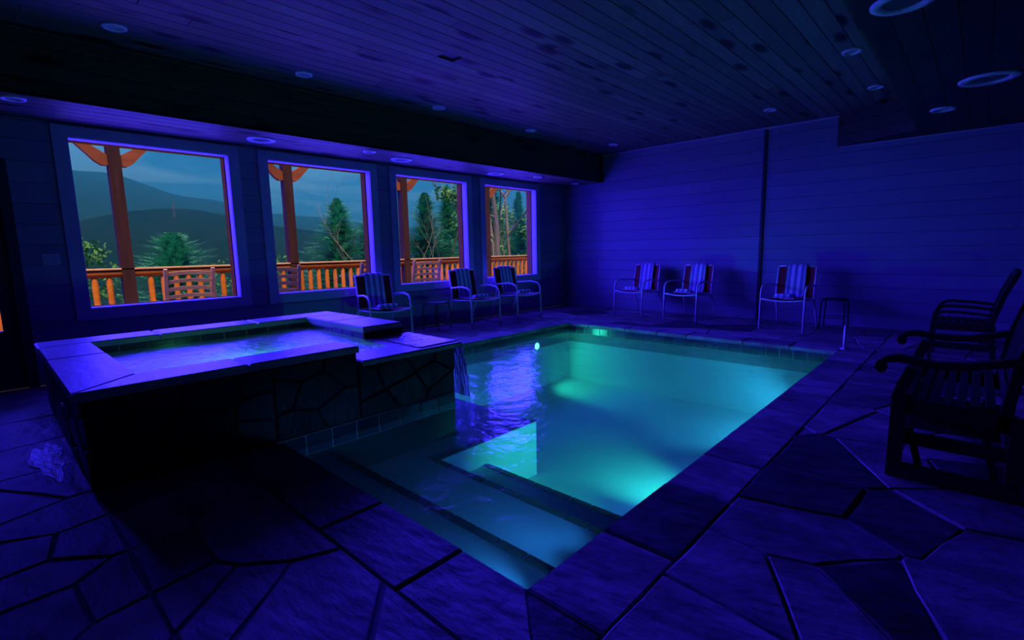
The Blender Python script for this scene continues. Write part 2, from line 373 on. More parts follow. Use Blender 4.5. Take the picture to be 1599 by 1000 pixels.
for a, b in zip(rows[:-1], rows[1:]):
    cuts = [a, b]
    for e in (ZB-cs, ZT+cs, DOOR[2]+.06):
        if a+.01 < e < b-.01: cuts.append(e)
    cuts.sort()
    for z0, z1 in zip(cuts[:-1], cuts[1:]):
        zm = (z0+z1)/2; segs = [(YN, -.001)]
        holes = [(w0-cs, w1+cs) for w0, w1 in WIN if ZB-cs < zm < ZT+cs]+([(DOOR[0]-.1, -8.275)] if zm < DOOR[2]+.06 else [])
        for h0, h1 in holes:
            ns = []
            for s0, s1 in segs:
                if h0 > s0: ns.append((s0, min(h0, s1)))
                if h1 < s1: ns.append((max(h1, s0), s1))
            segs = [s for s in ns if s[1]-s[0] > .01]
        for s0, s1 in segs: MB().box(-.02, 0, s0+.001, s1-.001, z0+.0015, z1-.0015, .003).build('plank', M['siding'], wl)
wb = wall_mesh([(-.2, XR+.2, .022, .2, -.1, ZC+.1)], 'wall_back', 'board-clad end wall behind the three far chairs')
rows = [k*PITCH for k in range(0, 16) if k*PITCH < ZC-.03]+[ZC]
for a, b in zip(rows[:-1], rows[1:]):
    for s0, s1 in ((0, 3.845), (3.895, XR)):
        MB().box(s0+.001, s1-.001, 0, .022, a+.0015, b-.0015, .003).build('plank', M['siding'], wb)
tr = tag(MB().box(3.85, 3.89, -.022, .022, 0, ZC, .008).build('trim_1', M['darktrim']), 'dark vertical joint strip splitting the far wall', kind='structure')
wall_mesh([(XR, XR+.2, YN-.2, .2, -.1, ZC+.1)], 'wall_right', 'board wall behind the wooden glider')
wall_mesh([(-.2, XR, YN-.2, YN, -.1, ZC+.1)], 'wall_front', 'board wall behind the viewer')

# ceiling: bed plus planks
m = MB(); m.box(-.2, XR+.2, YN-.2, .2, ZC+.02, ZC+.12)
ceil = tag(m.build('ceiling', M['darktrim']), 'knotty pine plank ceiling over the pool', kind='structure')
x = XS; pw = .142
while x < 5.95:
    cuts = [YN]+sorted(random.uniform(YN+1, -.6) for _ in range(random.choice((1, 2, 2))))+[0]
    for y0, y1 in zip(cuts[:-1], cuts[1:]):
        if y1-y0 > .3: MB().box(x+.0015, x+pw-.0015, y0+.001, y1-.001, ZC, ZC+.022, .004).build('plank', M['ceil'], ceil)
    x += pw
# soffit along the windows
sof = tag(MB().box(-.02, XS-.02, YN, 0, ZS+.02, ZC+.02).build('ceiling_soffit', M['darktrim']), 'boxed soffit running above the row of windows', kind='structure')
for k in range(6):
    x0 = k*(XS/6)
    for y0, y1 in ((YN, -5.2-.7*(k % 3)), (-5.2-.7*(k % 3), 0)): MB().box(x0+.002, x0+XS/6-.002, y0+.001, y1-.001, ZS, ZS+.02, .005).build('plank', M['ceil'], sof)
for k in range(4):
    z0 = ZS+k*(ZC-ZS)/4
    MB().box(XS-.02, XS, YN, -.001, z0+.002, z0+(ZC-ZS)/4-.002, .005).build('plank', M['fascia'], sof)
tag(MB().box(XS, XS+.025, YN, -.03, ZC-.035, ZC, .006).build('trim_2', M['fascia']), 'thin moulding where soffit face meets the plank ceiling', kind='structure')
tag(MB().box(XS-.03, XS+.012, YN, -.03, ZS-.014, ZS, .004).build('trim_3', M['fascia']), 'thin edge moulding under the window soffit', kind='structure')
tag(MB().box(XS-.01, XS+.03, -.03, -.0, ZS-.01, ZC).build('trim_4', M['fascia']), 'short upright moulding at the end of the soffit', kind='structure')
tag(MB().box(XS+.03, 4.83, -.028, 0, ZC-.03, ZC, .006).build('trim_5', M['casing']), 'pale moulding along the top of the far wall', kind='structure')
# lowered ceiling on the right, its corner cut off diagonally
DA, DB = (4.83, 0), (5.765, -.50)
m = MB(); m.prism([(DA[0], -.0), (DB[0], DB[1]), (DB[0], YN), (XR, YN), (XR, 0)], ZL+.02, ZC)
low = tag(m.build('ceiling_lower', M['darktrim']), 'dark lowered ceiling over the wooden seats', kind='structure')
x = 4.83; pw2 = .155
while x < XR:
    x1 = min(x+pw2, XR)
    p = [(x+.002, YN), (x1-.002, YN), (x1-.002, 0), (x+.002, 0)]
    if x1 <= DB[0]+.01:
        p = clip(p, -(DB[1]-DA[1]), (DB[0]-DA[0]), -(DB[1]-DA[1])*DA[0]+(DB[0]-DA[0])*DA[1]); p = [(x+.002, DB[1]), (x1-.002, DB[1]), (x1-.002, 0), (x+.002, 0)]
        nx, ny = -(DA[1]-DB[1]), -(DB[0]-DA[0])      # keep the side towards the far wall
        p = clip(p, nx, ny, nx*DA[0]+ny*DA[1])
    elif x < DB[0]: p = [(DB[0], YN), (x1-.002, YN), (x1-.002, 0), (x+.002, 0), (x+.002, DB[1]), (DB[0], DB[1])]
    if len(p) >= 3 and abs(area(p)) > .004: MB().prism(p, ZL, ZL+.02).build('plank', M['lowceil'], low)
    x = x1
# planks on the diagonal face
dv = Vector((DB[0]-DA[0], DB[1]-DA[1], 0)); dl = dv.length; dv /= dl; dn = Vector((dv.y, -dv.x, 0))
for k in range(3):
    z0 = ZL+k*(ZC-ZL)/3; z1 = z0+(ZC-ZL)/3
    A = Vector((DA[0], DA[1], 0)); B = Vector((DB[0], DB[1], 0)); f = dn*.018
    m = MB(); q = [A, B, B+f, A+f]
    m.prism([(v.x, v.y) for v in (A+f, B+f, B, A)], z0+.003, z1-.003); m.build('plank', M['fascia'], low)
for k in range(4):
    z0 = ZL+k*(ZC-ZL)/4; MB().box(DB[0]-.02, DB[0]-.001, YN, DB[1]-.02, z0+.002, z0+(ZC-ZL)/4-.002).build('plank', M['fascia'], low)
tag(MB().box(4.86, XR, -.02, -.001, ZL-.02, ZL-.001).build('trim_6', M['casing']), 'thin moulding under the lowered ceiling on the far wall', kind='structure')

# windows
for k, (a, b) in enumerate(WIN):
    w = tag(empty('window_%d' % (k+1), (0, (a+b)/2, ZB)), 'fixed picture window number %d along the wall' % (k+1), kind='structure'); o = (0, (a+b)/2, ZB)
    def part(nm, mt, *bxs, bev=.003):
        m = MB()
        for q in bxs: m.box(*q, bev)
        return m.build(nm, mt, w, off=o)
    part('casing', M['casing'], (.0, .022, a-cs, a, ZB-cs, ZT+cs)); part('casing', M['casing'], (.0, .022, b, b+cs, ZB-cs, ZT+cs))
    part('casing', M['casing'], (.0, .022, a, b, ZT, ZT+cs)); part('casing', M['casing'], (.0, .022, a, b, ZB-cs, ZB))
    part('jamb', M['casing'], (-.10, .0, a-.012, a+.004, ZB, ZT)); part('jamb', M['casing'], (-.10, .0, b-.004, b+.012, ZB, ZT))
    part('head', M['casing'], (-.10, .0, a, b, ZT-.004, ZT+.012)); part('sill', M['casing'], (-.10, .004, a, b, ZB-.012, ZB+.004))
    part('pane', M['glass'], (-.106, -.102, a, b, ZB, ZT), bev=0)
    part('outer_frame', M['redwood'], (-.22, -.107, a-.02, a+.012, ZB-.02, ZT+.02)); part('outer_frame', M['redwood'], (-.22, -.107, b-.012, b+.02, ZB-.02, ZT+.02))
    part('outer_frame', M['redwood'], (-.22, -.107, a+.012, b-.012, ZB-.02, ZB+.006)); part('outer_frame', M['redwood'], (-.22, -.107, a+.012, b-.012, ZT-.006, ZT+.02))
# dark door at the left edge
d = tag(empty('door_1', (0, -9.0, 0)), 'dark door with a narrow glass pane at the left edge', kind='structure'); o = (0, -9.0, 0)
m = MB(); m.box(-.10, .03, -9.6, DOOR[0], 0, DOOR[2]+.05); m.box(-.10, .03, DOOR[1], -8.275, 0, DOOR[2]+.05); m.box(-.10, .03, DOOR[0], DOOR[1], DOOR[2]-.02, DOOR[2]+.05); m.build('door_frame', M['darktrim'], d, off=o)
m = MB(); m.box(-.075, -.03, DOOR[0], -8.62, 0, 2.01); m.box(-.075, -.03, -8.46, DOOR[1], 0, 2.01); m.box(-.075, -.03, -8.62, -8.46, 0, .55); m.box(-.075, -.03, -8.62, -8.46, 1.95, 2.01); m.build('stile_frame', M['darktrim'], d, off=o)
MB().box(-.084, -.08, -8.62, -8.46, .55, 1.95).build('pane', M['glass'], d, off=o)
MB().tube([(-.03, -8.39, .98), (.03, -8.39, .98), (.03, -8.50, .98)], .011, 8).build('door_handle', M['darkmetal'], d, off=o)
# switch plate
sw = empty('switch_plate', (.002, -8.066, 1.135)); tag(sw, 'pale double switch plate on the wall left of the first window', 'switch plate')
MB().box(0, .008, -.065, .065, 0, .115, .002).build('plate', M['plate'], sw)
for yy in (-.03, .03): MB().box(.008, .014, yy-.012, yy+.012, .03, .085, .002).build('rocker', M['casing'], sw)

# recessed lights
def downlight(x, y, z, r, label, group, lens=True):
    e = empty('recessed_light', (x, y, z)); tag(e, label, 'ceiling light', group)
    MB().lathe([(r, 0), (r*.99, -.010), (r*.93, -.016), (r*.72, -.016), (r*.64, -.006), (r*.62, 0)], 28).build('trim_ring', M['ring'], e, True)
    MB().lathe([(r*.63, -.001), (r*.3, -.0015), (0.001, -.002)], 28).build('lens' if lens else 'baffle', M['lens'] if lens else M['baffle'], e, True)
g = 'small recessed lights in the pine ceiling'
for x, y, lb in [(1.345, -7.61, 'recessed ceiling light nearest the left edge, above the first window'), (1.335, -6.1, 'recessed light in the plank ceiling, second from the left along the soffit'),
                 (1.32, -4.37, 'recessed light in the plank ceiling, third from the left along the soffit'), (1.31, -2.6, 'recessed light in the plank ceiling, fourth from the left along the soffit'),
                 (1.60, -.72, 'faint recessed light in the plank ceiling beside the far wall and soffit end'), (4.23, -1.08, 'recessed light in the plank ceiling above the far wall strip'),
                 (5.40, -2.71, 'brightest recessed light in the plank ceiling left of the lowered ceiling'), (5.40, -1.21, 'recessed light in the plank ceiling just above the diagonal panel')]:
    downlight(x, y, ZC, .085, lb, g)
g = 'large recessed lights in the window soffit'
for x, y, lb in [(.45, -6.22, 'large ring recessed light in the soffit between first and second windows'), (.43, -4.345, 'large ring recessed light in the soffit above the third window'), (.37, -2.42, 'large ring recessed light in the soffit above the fourth window')]:
    downlight(x, y, ZS, .15, lb, g, False)
g = 'small recessed lights in the window soffit'
for x, y, lb in [(.70, -8.21, 'small recessed light in the soffit at the left edge'), (.66, -4.98, 'small recessed light in the soffit above the second window'), (.575, -1.56, 'small recessed light in the soffit near the far corner')]:
    downlight(x, y, ZS, .085, lb, g)
downlight(.44, -.24, ZS, .09, 'dark recessed fitting in the soffit against the far wall', g, False)
g = 'recessed lights in the lowered ceiling'
downlight(6.37, -2.54, ZL, .20, 'largest ring recessed light in the lowered ceiling at right', g, False)
downlight(6.035, -1.547, ZL, .11, 'recessed light in the lowered ceiling nearest the far wall', g)
downlight(6.0, -4.79, ZL, .16, 'recessed light in the lowered ceiling at the top edge', g, False)

# ------------------------------------------------------------------ pool
PO = (3.5, -4.7, -1.0)
pool = tag(empty('swimming_pool', PO), 'rectangular pool with pale plaster shell, tiled steps and stone coping', 'pool')
FZ = -.92
m = MB()
m.box(PX1-.1, PX2+.1, PYN-.1, PYF+.1, FZ-.1, FZ)                                   # bottom
m.box(PX1-.1, PX1-.012, PYN-.1, PYF+.1, FZ, -.05); m.box(PX2+.0, PX2+.1, PYN-.1, PYF+.1, FZ, -.05)
m.box(PX1-.012, PX2, PYF+.012, PYF+.1, FZ, -.05); m.box(PX1-.012, PX2, PYN-.1, PYN, FZ, -.05)
m.build('shell', M['plaster'], pool, off=PO)
SXF = 3.19                                                                           # spa front face
MB().box(SXF, PX2, PYN, -6.97, FZ, -.20).build('step', M['plaster'], pool, off=PO)
MB().box(SXF, PX2, -6.97, -6.29, FZ, -.40).build('step', M['plaster'], pool, off=PO)
MB().box(SXF, 3.52, -6.29, -5.80, FZ, -.40).add([], []).box(2.2, 3.52, -5.80, -5.15, FZ, -.40).build('bench', M['plaster'], pool, off=PO)
MB().box(3.52, PX2, -6.29, -5.79, FZ, -.60).build('step', M['plaster'], pool, off=PO)
tl = MB().box(-.080, .080, -.026, .026, -.004, .004, .001).build('step_tile', M['black'], pool, loc=(0, 0, 0))
first = True
def put_tile(x, y, z, rz=0, src=tl):
    global first
    if first: c = src; first = False
    else: c = src.copy(); COL.objects.link(c); c.parent = pool
    c.location = (x-PO[0], y-PO[1], z-PO[2]); c.rotation_euler = (0, 0, rz)
x = 3.36
while x < PX2-.05: put_tile(x, -7.0, -.196); x += .175
x = 3.60
while x < PX2-.05: put_tile(x, -6.32, -.396); x += .175
y = -6.26
while y < -5.2: put_tile(3.49, y, -.396, PI/2); y += .175
x = 3.62
while x < PX2-.05: put_tile(x, -5.82, -.596); x += .175
# waterline tiles
def tile_row(p0, p1, z0, z1, nrm, parent, off, w=.152, nm='waterline_tile', mt='tile'):
    p0, p1 = Vector(p0), Vector(p1); L = (p1-p0).length; n = max(1, round(L/w)); w = L/n; d = (p1-p0)/L; nv = Vector(nrm)
    rz = math.atan2(d.y, d.x)
    base = MB().box(-w/2+.006, w/2-.006, -.006, .006, z0-(z0+z1)/2+.005, z1-(z0+z1)/2-.005, .002).build(nm, M[mt], parent)
    for k in range(n):
        c = base if k == 0 else base.copy()
        if k: COL.objects.link(c); c.parent = parent
        p = p0+d*(w*(k+.5))+nv*.004; c.location = (p.x-off[0], p.y-off[1], (z0+z1)/2-off[2]); c.rotation_euler = (0, 0, rz)
    m = MB(); a, b = p0-nv*.012, p1
    q = [p0-nv*.012, p1-nv*.012, p1+nv*.002, p0+nv*.002]
    pl = [(v.x, v.y) for v in q]
    if area(pl) < 0: pl.reverse()
    m.prism(pl, z0, z1).build('tile_grout', M['tilegrout'], parent, off=off)
tile_row((PX1, PYF), (PX2, PYF), -.16, -.045, (0, -1), pool, PO)if False else tile_row((PX1, PYF, 0), (PX2, PYF, 0), -.16, -.045, (0, -1, 0), pool, PO)
tile_row((PX1, SY1+.02, 0), (PX1, PYF, 0), -.16, -.045, (1, 0, 0), pool, PO)
# coping stones
def cope_row(x0, x1, y0, y1, along):
    a, b = (x0, x1) if along == 'x' else (y0, y1); t = a
    while t < b-.02:
        s = min(b, t+random.uniform(.42, .74))
        if b-s < .3: s = b
        q = (t+.005, s-.005, y0, y1) if along == 'x' else (x0, x1, t+.005, s-.005)
        p = [(q[0], q[2]), (q[1], q[2]), (q[1], q[3]), (q[0], q[3])]
        MB().prism(p, -.045, random.uniform(-.001, .003), .008).build('coping_stone', M['cope'] if random.random() > .04 else M['flagdark'], pool, off=PO); t = s
cope_row(PX1-CW, PX2, PYF-.008, PYF+CW, 'x')
cope_row(PX2-.012, PX2+CW, PYN, PYF-.01, 'y')
cope_row(PX1-CW, PX1+.012, SY1+.06, PYF-.01, 'y')
cope_row(SXF+.06, PX2-.36, PYN-CW, PYN+.012, 'x')
for p in ([(PX2-.355, PYN+.008), (PX2-.355, PYN-CW), (PX2+CW, PYN-CW), (PX2-.01, PYN+.008)], [(PX2+CW, PYN-CW+.0032), (PX2+CW, PYN-.006), (PX2-.004, PYN-.006)], [(PX2+.003, PYF-.008), (PX2+CW, PYF-.008), (PX2+CW, PYF+CW), (PX2+.003, PYF+CW)]):
    if area(p) < 0: p = p[::-1]
    MB().prism(p, -.045, .002, .008).build('coping_stone', M['flagdark'] if len(p) == 3 else M['cope'], pool, off=PO)
# pool lamps
for x, y, z, nrm, lb in [(PX1, -2.9, -.26, (1, 0, 0), None), (PX2, -4.75, -.50, (-1, 0, 0), None), (PX2, -3.0, -.50, (-1, 0, 0), None)]:
    n = Vector(nrm); e = empty('underwater_lamp', (x-PO[0], y-PO[1], z-PO[2])); e.parent = pool; e.rotation_euler = (0, PI/2 if n.x > 0 else -PI/2, 0)
    MB().lathe([(.075, 0), (.075, .012), (.055, .016), (.050, .008)], 20).build('lamp_ring', M['tube'], e, True)
    MB().lathe([(.052, .008), (.03, .014), (.001, .016)], 20).build('lamp_lens', M['poollamp'], e, True)
def pool_spot(x, y, z, e, col, dirv, cone, blend=.6):
    q = Vector(dirv).to_track_quat('-Z', 'Y').to_euler()
    o = lamp('pool_lamp_and_fill', 'SPOT', (x, y, z), e, col, (0, 0, 0), shadow_soft_size=.05, spot_size=math.radians(cone), spot_blend=blend); o.rotation_euler = q
GREENISH = (.03, .85, .55); AQUA = (.03, .24, .85)
pool_spot(PX1+.06, -2.9, -.26, 26, GREENISH, (.9, .8, -.45), 115)
pool_spot(PX2-.05, -4.95, -.40, 95, GREENISH, (-1, .3, -.5), 52, 1)
pool_spot(PX2-.05, -5.35, -.48, 75, GREENISH, (-1, -.02, -.08), 46, 1)
pool_spot(PX2-.05, -4.75, -.40, 44, AQUA, (-1, .1, -.6), 115)
pool_spot(PX2-.05, -2.9, -.40, 70, (.03, .42, .75), (-1, .25, -.6), 115)
pool_spot(PX2-.04, -7.17, -.112, 30, AQUA, (-1, 0, -.07), 40, 1)  # fill spot added for the top step, has no fixture
for yy in (-6.75, -6.5): pool_spot(PX2-.04, yy, -.155, 18, AQUA, (-1, 0, -.22), 56, 1)  # two more added fill spots for the steps, without fixtures
# water surface: L-shaped sheet, finely divided with low ripples
def ripple(x, y): return .004*math.sin(3.1*x+1.7*y)+.003*math.sin(5.3*y-2.2*x+1)+.002*math.sin(9.1*x+7.7*y+2)
def sheet(rects, z, step, amp=1):
    m = MB()
    for x0, x1, y0, y1 in rects:
        nx, ny = max(1, round((x1-x0)/step)), max(1, round((y1-y0)/step)); vs = []; fs = []
        for j in range(ny+1):
            for i in range(nx+1):
                X, Y = x0+(x1-x0)*i/nx, y0+(y1-y0)*j/ny; vs.append((X, Y, z+amp*ripple(X, Y)))
        for j in range(ny):
            for i in range(nx): a = j*(nx+1)+i; fs.append((a, a+1, a+nx+2, a+nx+1))
        m.add(vs, fs)
    return m
wt = sheet([(PX1, SXF, SY1+.06, PYF), (SXF, PX2, PYN, SY1+.06), (SXF, PX2, SY1+.06, PYF)], WZ, .08).build('pool_water', M['water'], smooth=True)
tag(wt, 'glowing teal water filling the swimming pool', 'water', kind='stuff')

# ------------------------------------------------------------------ spa
SO = (2.1, -7.1, 0)
spa = tag(empty('hot_tub', SO), 'raised square stone spa with slab rim and spill ledge beside the pool', 'hot tub')
bx0, bx1, by0, by1 = SX0+.05, SXF, SY0+.05, SY1+.01
ix0, ix1, iy0, iy1 = 1.30, 2.95, -8.03, -6.26
LX, LY = 2.46, -6.76         # spill corner: x > LX and y > LY is lowered
LZ = .43
m = MB(); m.box(bx0, ix0, by0, by1, FZ, SZ-.05); m.box(ix0, LX, iy1, by1, FZ, SZ-.05); m.box(ix0, bx1, by0, iy0, FZ, SZ-.05)
m.box(ix1, bx1, iy0, LY, FZ, SZ-.05); m.box(ix1, bx1, LY, by1, FZ, LZ-.04); m.box(LX, ix1, iy1, by1, FZ, LZ-.04); m.box(ix0, ix1, iy0, iy1, FZ, -.35)
m.build('tub_body', M['core'], spa, off=SO)
MB().box(ix0, ix0+.35, iy0, iy1, -.35, .02).build('bench', M['plaster'], spa, off=SO)
MB().box(ix0+.35, ix1, iy0, iy1, -.35, -.30).build('tub_floor', M['plaster'], spa, off=SO)
# rim slabs
def slab(p, z0, z1, nm='rim_slab', mt='slab'):
    if area(p) < 0: p = p[::-1]
    MB().prism(p, z0, z1, .010).build(nm, M[mt], spa, off=SO)
R4 = lambda a, b, c, d: [(a, c), (b, c), (b, d), (a, d)]
for a, b in ((-8.32, -7.55), (-7.545, -6.75), (-6.745, -5.86)): slab(R4(SX0, ix0+.03, a, b-.0), SZ-.05, SZ)
slab(R4(ix0+.035, 2.0, SY0, iy0+.02), SZ-.05, SZ); slab([(2.005, SY0), (SX1, SY0), (2.955, iy0+.02), (2.005, iy0+.02)], SZ-.05, SZ)
slab([(SX1, SY0+.008), (SX1, -7.5), (ix1, -7.5), (ix1, iy0+.026)], SZ-.05, SZ); slab(R4(ix1, SX1, -7.495, LY), SZ-.05, SZ)
slab(R4(ix0+.035, 1.85, iy1-.01, SY1), SZ-.05, SZ); slab(R4(1.855, LX, iy1-.01, SY1), SZ-.05, SZ)
slab([(LX+.005, iy1-.05), (ix1-.02, iy1-.05), (ix1-.02, LY+.005), (SX1+.03, LY+.005), (SX1+.03, SY1+.05), (LX+.005, SY1+.05)], LZ-.04, LZ, 'spill_ledge')
# back-wall tiles inside the tub
tile_row((ix0, iy0, 0), (ix0, iy1, 0), .38, .488, (1, 0, 0), spa, SO, .20)
tile_row((ix0, iy1, 0), (LX, iy1, 0), .38, .488, (0, -1, 0), spa, SO, .20)
# tiles at the pool waterline along the spa face
tile_row((SXF, PYN, 0), (SXF, by1, 0), -.16, -.02, (1, 0, 0), spa, SO, .19)
# stone veneer on the outer faces
def veneer(face, u0, u1, v0f, vtopf, seedn, rs):
    rng = random.Random(rs); pts = []
    t = 0
    while t < 600 and len(pts) < seedn:
        t += 1; u, v = rng.uniform(u0, u1), rng.uniform(0, .5)
        if all((u-a)**2+((v-b)*1.6)**2 > .26**2 for a, b in pts): pts.append((u, v))
    for i, (a, b) in enumerate(pts):
        c = [(a-2, b-1), (a+2, b-1), (a+2, b+1), (a-2, b+1)]
        for j, (e, f) in enumerate(pts):
            if i == j: continue
            dx, dy = e-a, (f-b)*2.2; c = clip(c, dx, dy, dx*(a+e)/2+dy*(b+f)/2)
            if len(c) < 3: break
        if len(c) < 3: continue
        c = clip(clip(c, -1, 0, -u0), 1, 0, u1)
        if len(c) < 3: continue
        lo, hi = v0f(a), vtopf(a); c = clip(clip(c, 0, -1, -lo), 0, 1, hi)
        if len(c) < 3: continue
        c = inset(c, .006)
        if len(c) < 3 or area(c) < .004: continue
        c = rough_edges(c, .005, .15); th = rng.uniform(.016, .028)
        mm = MB().prism(c, 0, th, .006)
        if face == 'x': mm.v = [(SXF-.005+z, x, y) for x, y, z in mm.v]
        elif face == 'y-': mm.v = [(x, by0+.005-z, y) for x, y, z in mm.v]; mm.f = [f for f in mm.f]
        else: mm.v = [(-x, by1-.005+z, y) for x, y, z in mm.v]
        mm.build('veneer_stone', M['veneer'], spa, off=SO)
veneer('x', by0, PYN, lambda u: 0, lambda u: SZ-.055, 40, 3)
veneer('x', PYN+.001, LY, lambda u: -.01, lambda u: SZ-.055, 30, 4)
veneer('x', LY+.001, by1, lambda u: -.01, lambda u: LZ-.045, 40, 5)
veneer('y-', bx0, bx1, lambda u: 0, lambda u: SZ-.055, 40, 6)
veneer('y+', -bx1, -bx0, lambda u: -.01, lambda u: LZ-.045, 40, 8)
tag(sheet([(ix0, ix1, iy0, iy1-.012)], LZ+.004, .05, 1.2).build('spa_water', M['spawater'], smooth=True), 'churning pale blue water filling the raised spa', 'water', kind='stuff')
lamp('spa_light', 'POINT', (2.5, -7.2, .15), 4.5, (.15, 1.0, .45), shadow_soft_size=.06)
# thin film and falling sheet at the spill ledge
m = MB(); vs = []; fs = []; nX, nS = 14, 12
prof = [(-6.20, LZ+.008), (-5.95, LZ+.008), (-5.83, LZ+.008), (-5.795, LZ+.002)]+[(-5.78+.10*math.sqrt((LZ-z)/.53), z) for z in [LZ-.03-.5*k/8 for k in range(9)]]
for j in range(len(prof)):
    for i in range(nX+1):
        X = 2.52+(3.20-2.52)*i/nX+.006*math.sin(9*j+i); vs.append((X, prof[j][0]+.006*math.sin(i*1.9+j*.6), max(prof[j][1], WZ-.005)+(.002*math.sin(i*2.3+j) if j < 3 else 0)))
for j in range(len(prof)-1):
    for i in range(nX): a = j*(nX+1)+i; fs.append((a, a+1, a+nX+2, a+nX+1))
m.add(vs, fs); tag(m.build('waterfall', M['fall'], smooth=True), 'thin sheet of water spilling from the spa ledge into the pool', 'waterfall', kind='stuff')

pud = []
for k in range(40):
    t = 2*PI*k/40; r_ = 1+.22*math.sin(3*t+1)+.13*math.sin(7*t); pud.append((2.45+.36*r_*math.cos(t), -8.40+.07*r_*math.sin(t)))
tag(MB().prism(pud, .004, .008).build('puddle', M['puddle']), 'shiny wet puddle on the floor at the foot of the spa', 'puddle', kind='stuff')

# ------------------------------------------------------------------ patio chairs and towels
def arc(c, r, a0, a1, n, plane='yz', x=0):
    return [(x, c[0]+r*math.cos(a0+(a1-a0)*k/n), c[1]+r*math.sin(a0+(a1-a0)*k/n)) for k in range(n+1)]
def make_chair():
    r = empty('patio_chair')
    for s in (-1, 1):
        X = .28*s
        MB().tube([(X, -.34, 0), (X, -.325, .42)]+arc((-.215, .51), .11, PI, PI/2+.25, 6, x=X)+[(X, -.10, .632), (X*.97, .08, .615), (X*.90, .235, .60)], .0135, 8).build('front_leg_and_arm', M['tube'], r, True)
        MB().tube([(X*.95, .40, 0), (X*.92, .33, .2), (X*.90, .225, .40), (X*.89, .232, .55), (X*.88, .30, .87)], .0125, 8).build('rear_leg_and_upright', M['tube'], r, True)
        MB().tube([(X, -.32, .435), (X*.93, -.05, .415), (X*.90, .225, .40)], .011, 8).build('seat_rail', M['tube'], r, True)
    MB().tube([(-.28+.56*k/8, -.325-.01*math.sin(PI*k/8), .435-.022*math.sin(PI*k/8)) for k in range(9)], .011, 8).build('front_bar', M['tube'], r, True)
    MB().tube([(-.25, .225, .40), (.25, .225, .40)], .010, 8).build('rear_bar', M['tube'], r, True)
    MB().tube([(-.246+.492*k/6, .30+.015*math.sin(PI*k/6), .87+.012*math.sin(PI*k/6)) for k in range(7)], .0115, 8).build('top_bar', M['tube'], r, True)
    def slingsheet(prof, w, nm):
        m = MB(); vs = []; fs = []; n = 6
        for sgn, t in ((1, .004), (-1, -.004)):
            for (y, z) in prof:
                for i in range(n+1): u = -1+2*i/n; vs.append((u*w, y+(1-u*u)*.018*(0 if nm == 'seat' else 1), z-(1-u*u)*.02*(1 if nm == 'seat' else 0)+t*(1 if nm == 'seat' else 0)))
        P = len(prof); S = n+1
        for k in range(2):
            for j in range(P-1):
                for i in range(n):
                    a = k*P*S+j*S+i; f = (a, a+1, a+S+1, a+S); fs.append(f if k else f[::-1])
        if nm != 'seat': vs = [(x, y+(.008 if q >= P*S else 0), z) for q, (x, y, z) in enumerate(vs)]
        m.add(vs, fs); return m.build(nm, M['sling'], r, True)
    slingsheet([(-.315, .436), (-.15, .424), (.05, .412), (.21, .404)], .255, 'seat')
    slingsheet([(.222, .43), (.232, .55), (.262, .70), (.296, .862)], .236, 'backrest')
    return r
def make_towel():
    r = MB(); w = .135
    prof = [(.345, .60), (.335, .75), (.325, .86), (.312, .896), (.290, .893), (.270, .84), (.242, .70), (.218, .55), (.196, .455), (.16, .432), (.05, .430), (-.10, .436), (-.24, .444), (-.295, .452)]
    vs = []; fs = []; n = 10; P = len(prof); S = n+1
    for k, t in ((0, 0), (1, .009)):
        for j, (y, z) in enumerate(prof):
            dy = prof[min(j+1, P-1)][0]-prof[max(j-1, 0)][0]; dz = prof[min(j+1, P-1)][1]-prof[max(j-1, 0)][1]; l = math.hypot(dy, dz); ny, nz = dz/l, -dy/l
            sg = -1 if True else 1
            for i in range(S):
                u = -1+2*i/n; wob = .006*math.sin(i*1.7+j*.9); vs.append((u*w*(1+.02*math.sin(j)), y+sg*ny*(-t)+wob*.5, z+sg*nz*(-t)+abs(wob)*.6))
    for k in range(2):
        for j in range(P-1):
            for i in range(n): a = k*P*S+j*S+i; f = (a, a+1, a+S+1, a+S); fs.append(f if k else f[::-1])
    for j in range(P-1):
        for i in (0, n): a = j*S+i; fs.append((a, a+S, a+S+P*S, a+P*S))
    for i in range(n):
        for j in (0, P-1): a = j*S+i; fs.append((a, a+1, a+1+P*S, a+P*S))
    r.add(vs, fs)
    t = r.build('towel', M['towel'], None, True)
    return t
def make_roll():
    # second towel rolled on the front of the seat: three humps seen from the front
    m = MB(); m.tube([(-.13, -.20, .475), (-.05, -.205, .478), (.05, -.20, .478), (.13, -.205, .475)], [.03, .034, .034, .03], 12)
    return m.build('rolled_towel', M['towel'], None, True)
chair0 = make_chair(); towel0 = make_towel(); roll0 = make_roll()
CH = [(2.03, -.54, -4, 'sling chair with striped towel at the far wall, nearest the window corner', 'chairs along the far wall'),
      (3.0, -.60, -4, 'sling chair with striped towel at the far wall, left of the dark strip', 'chairs along the far wall'),
      (4.5, -.70, -2, 'sling chair with striped towel at the far wall, beside the small dark table', 'chairs along the far wall'),
      (.50, -4.83, 78, 'sling chair with striped towel behind the spa, under the second window', 'chairs under the windows'),
      (.52, -3.16, 84, 'sling chair with striped towel under the third window', 'chairs under the windows'),
      (.52, -2.14, 86, 'sling chair with striped towel under the fourth window', 'chairs under the windows')]
where = ['on the far wall chair nearest the window corner', 'on the far wall chair left of the dark strip', 'on the far wall chair beside the dark table', 'on the chair behind the spa', 'on the chair under the third window', 'on the chair under the fourth window']
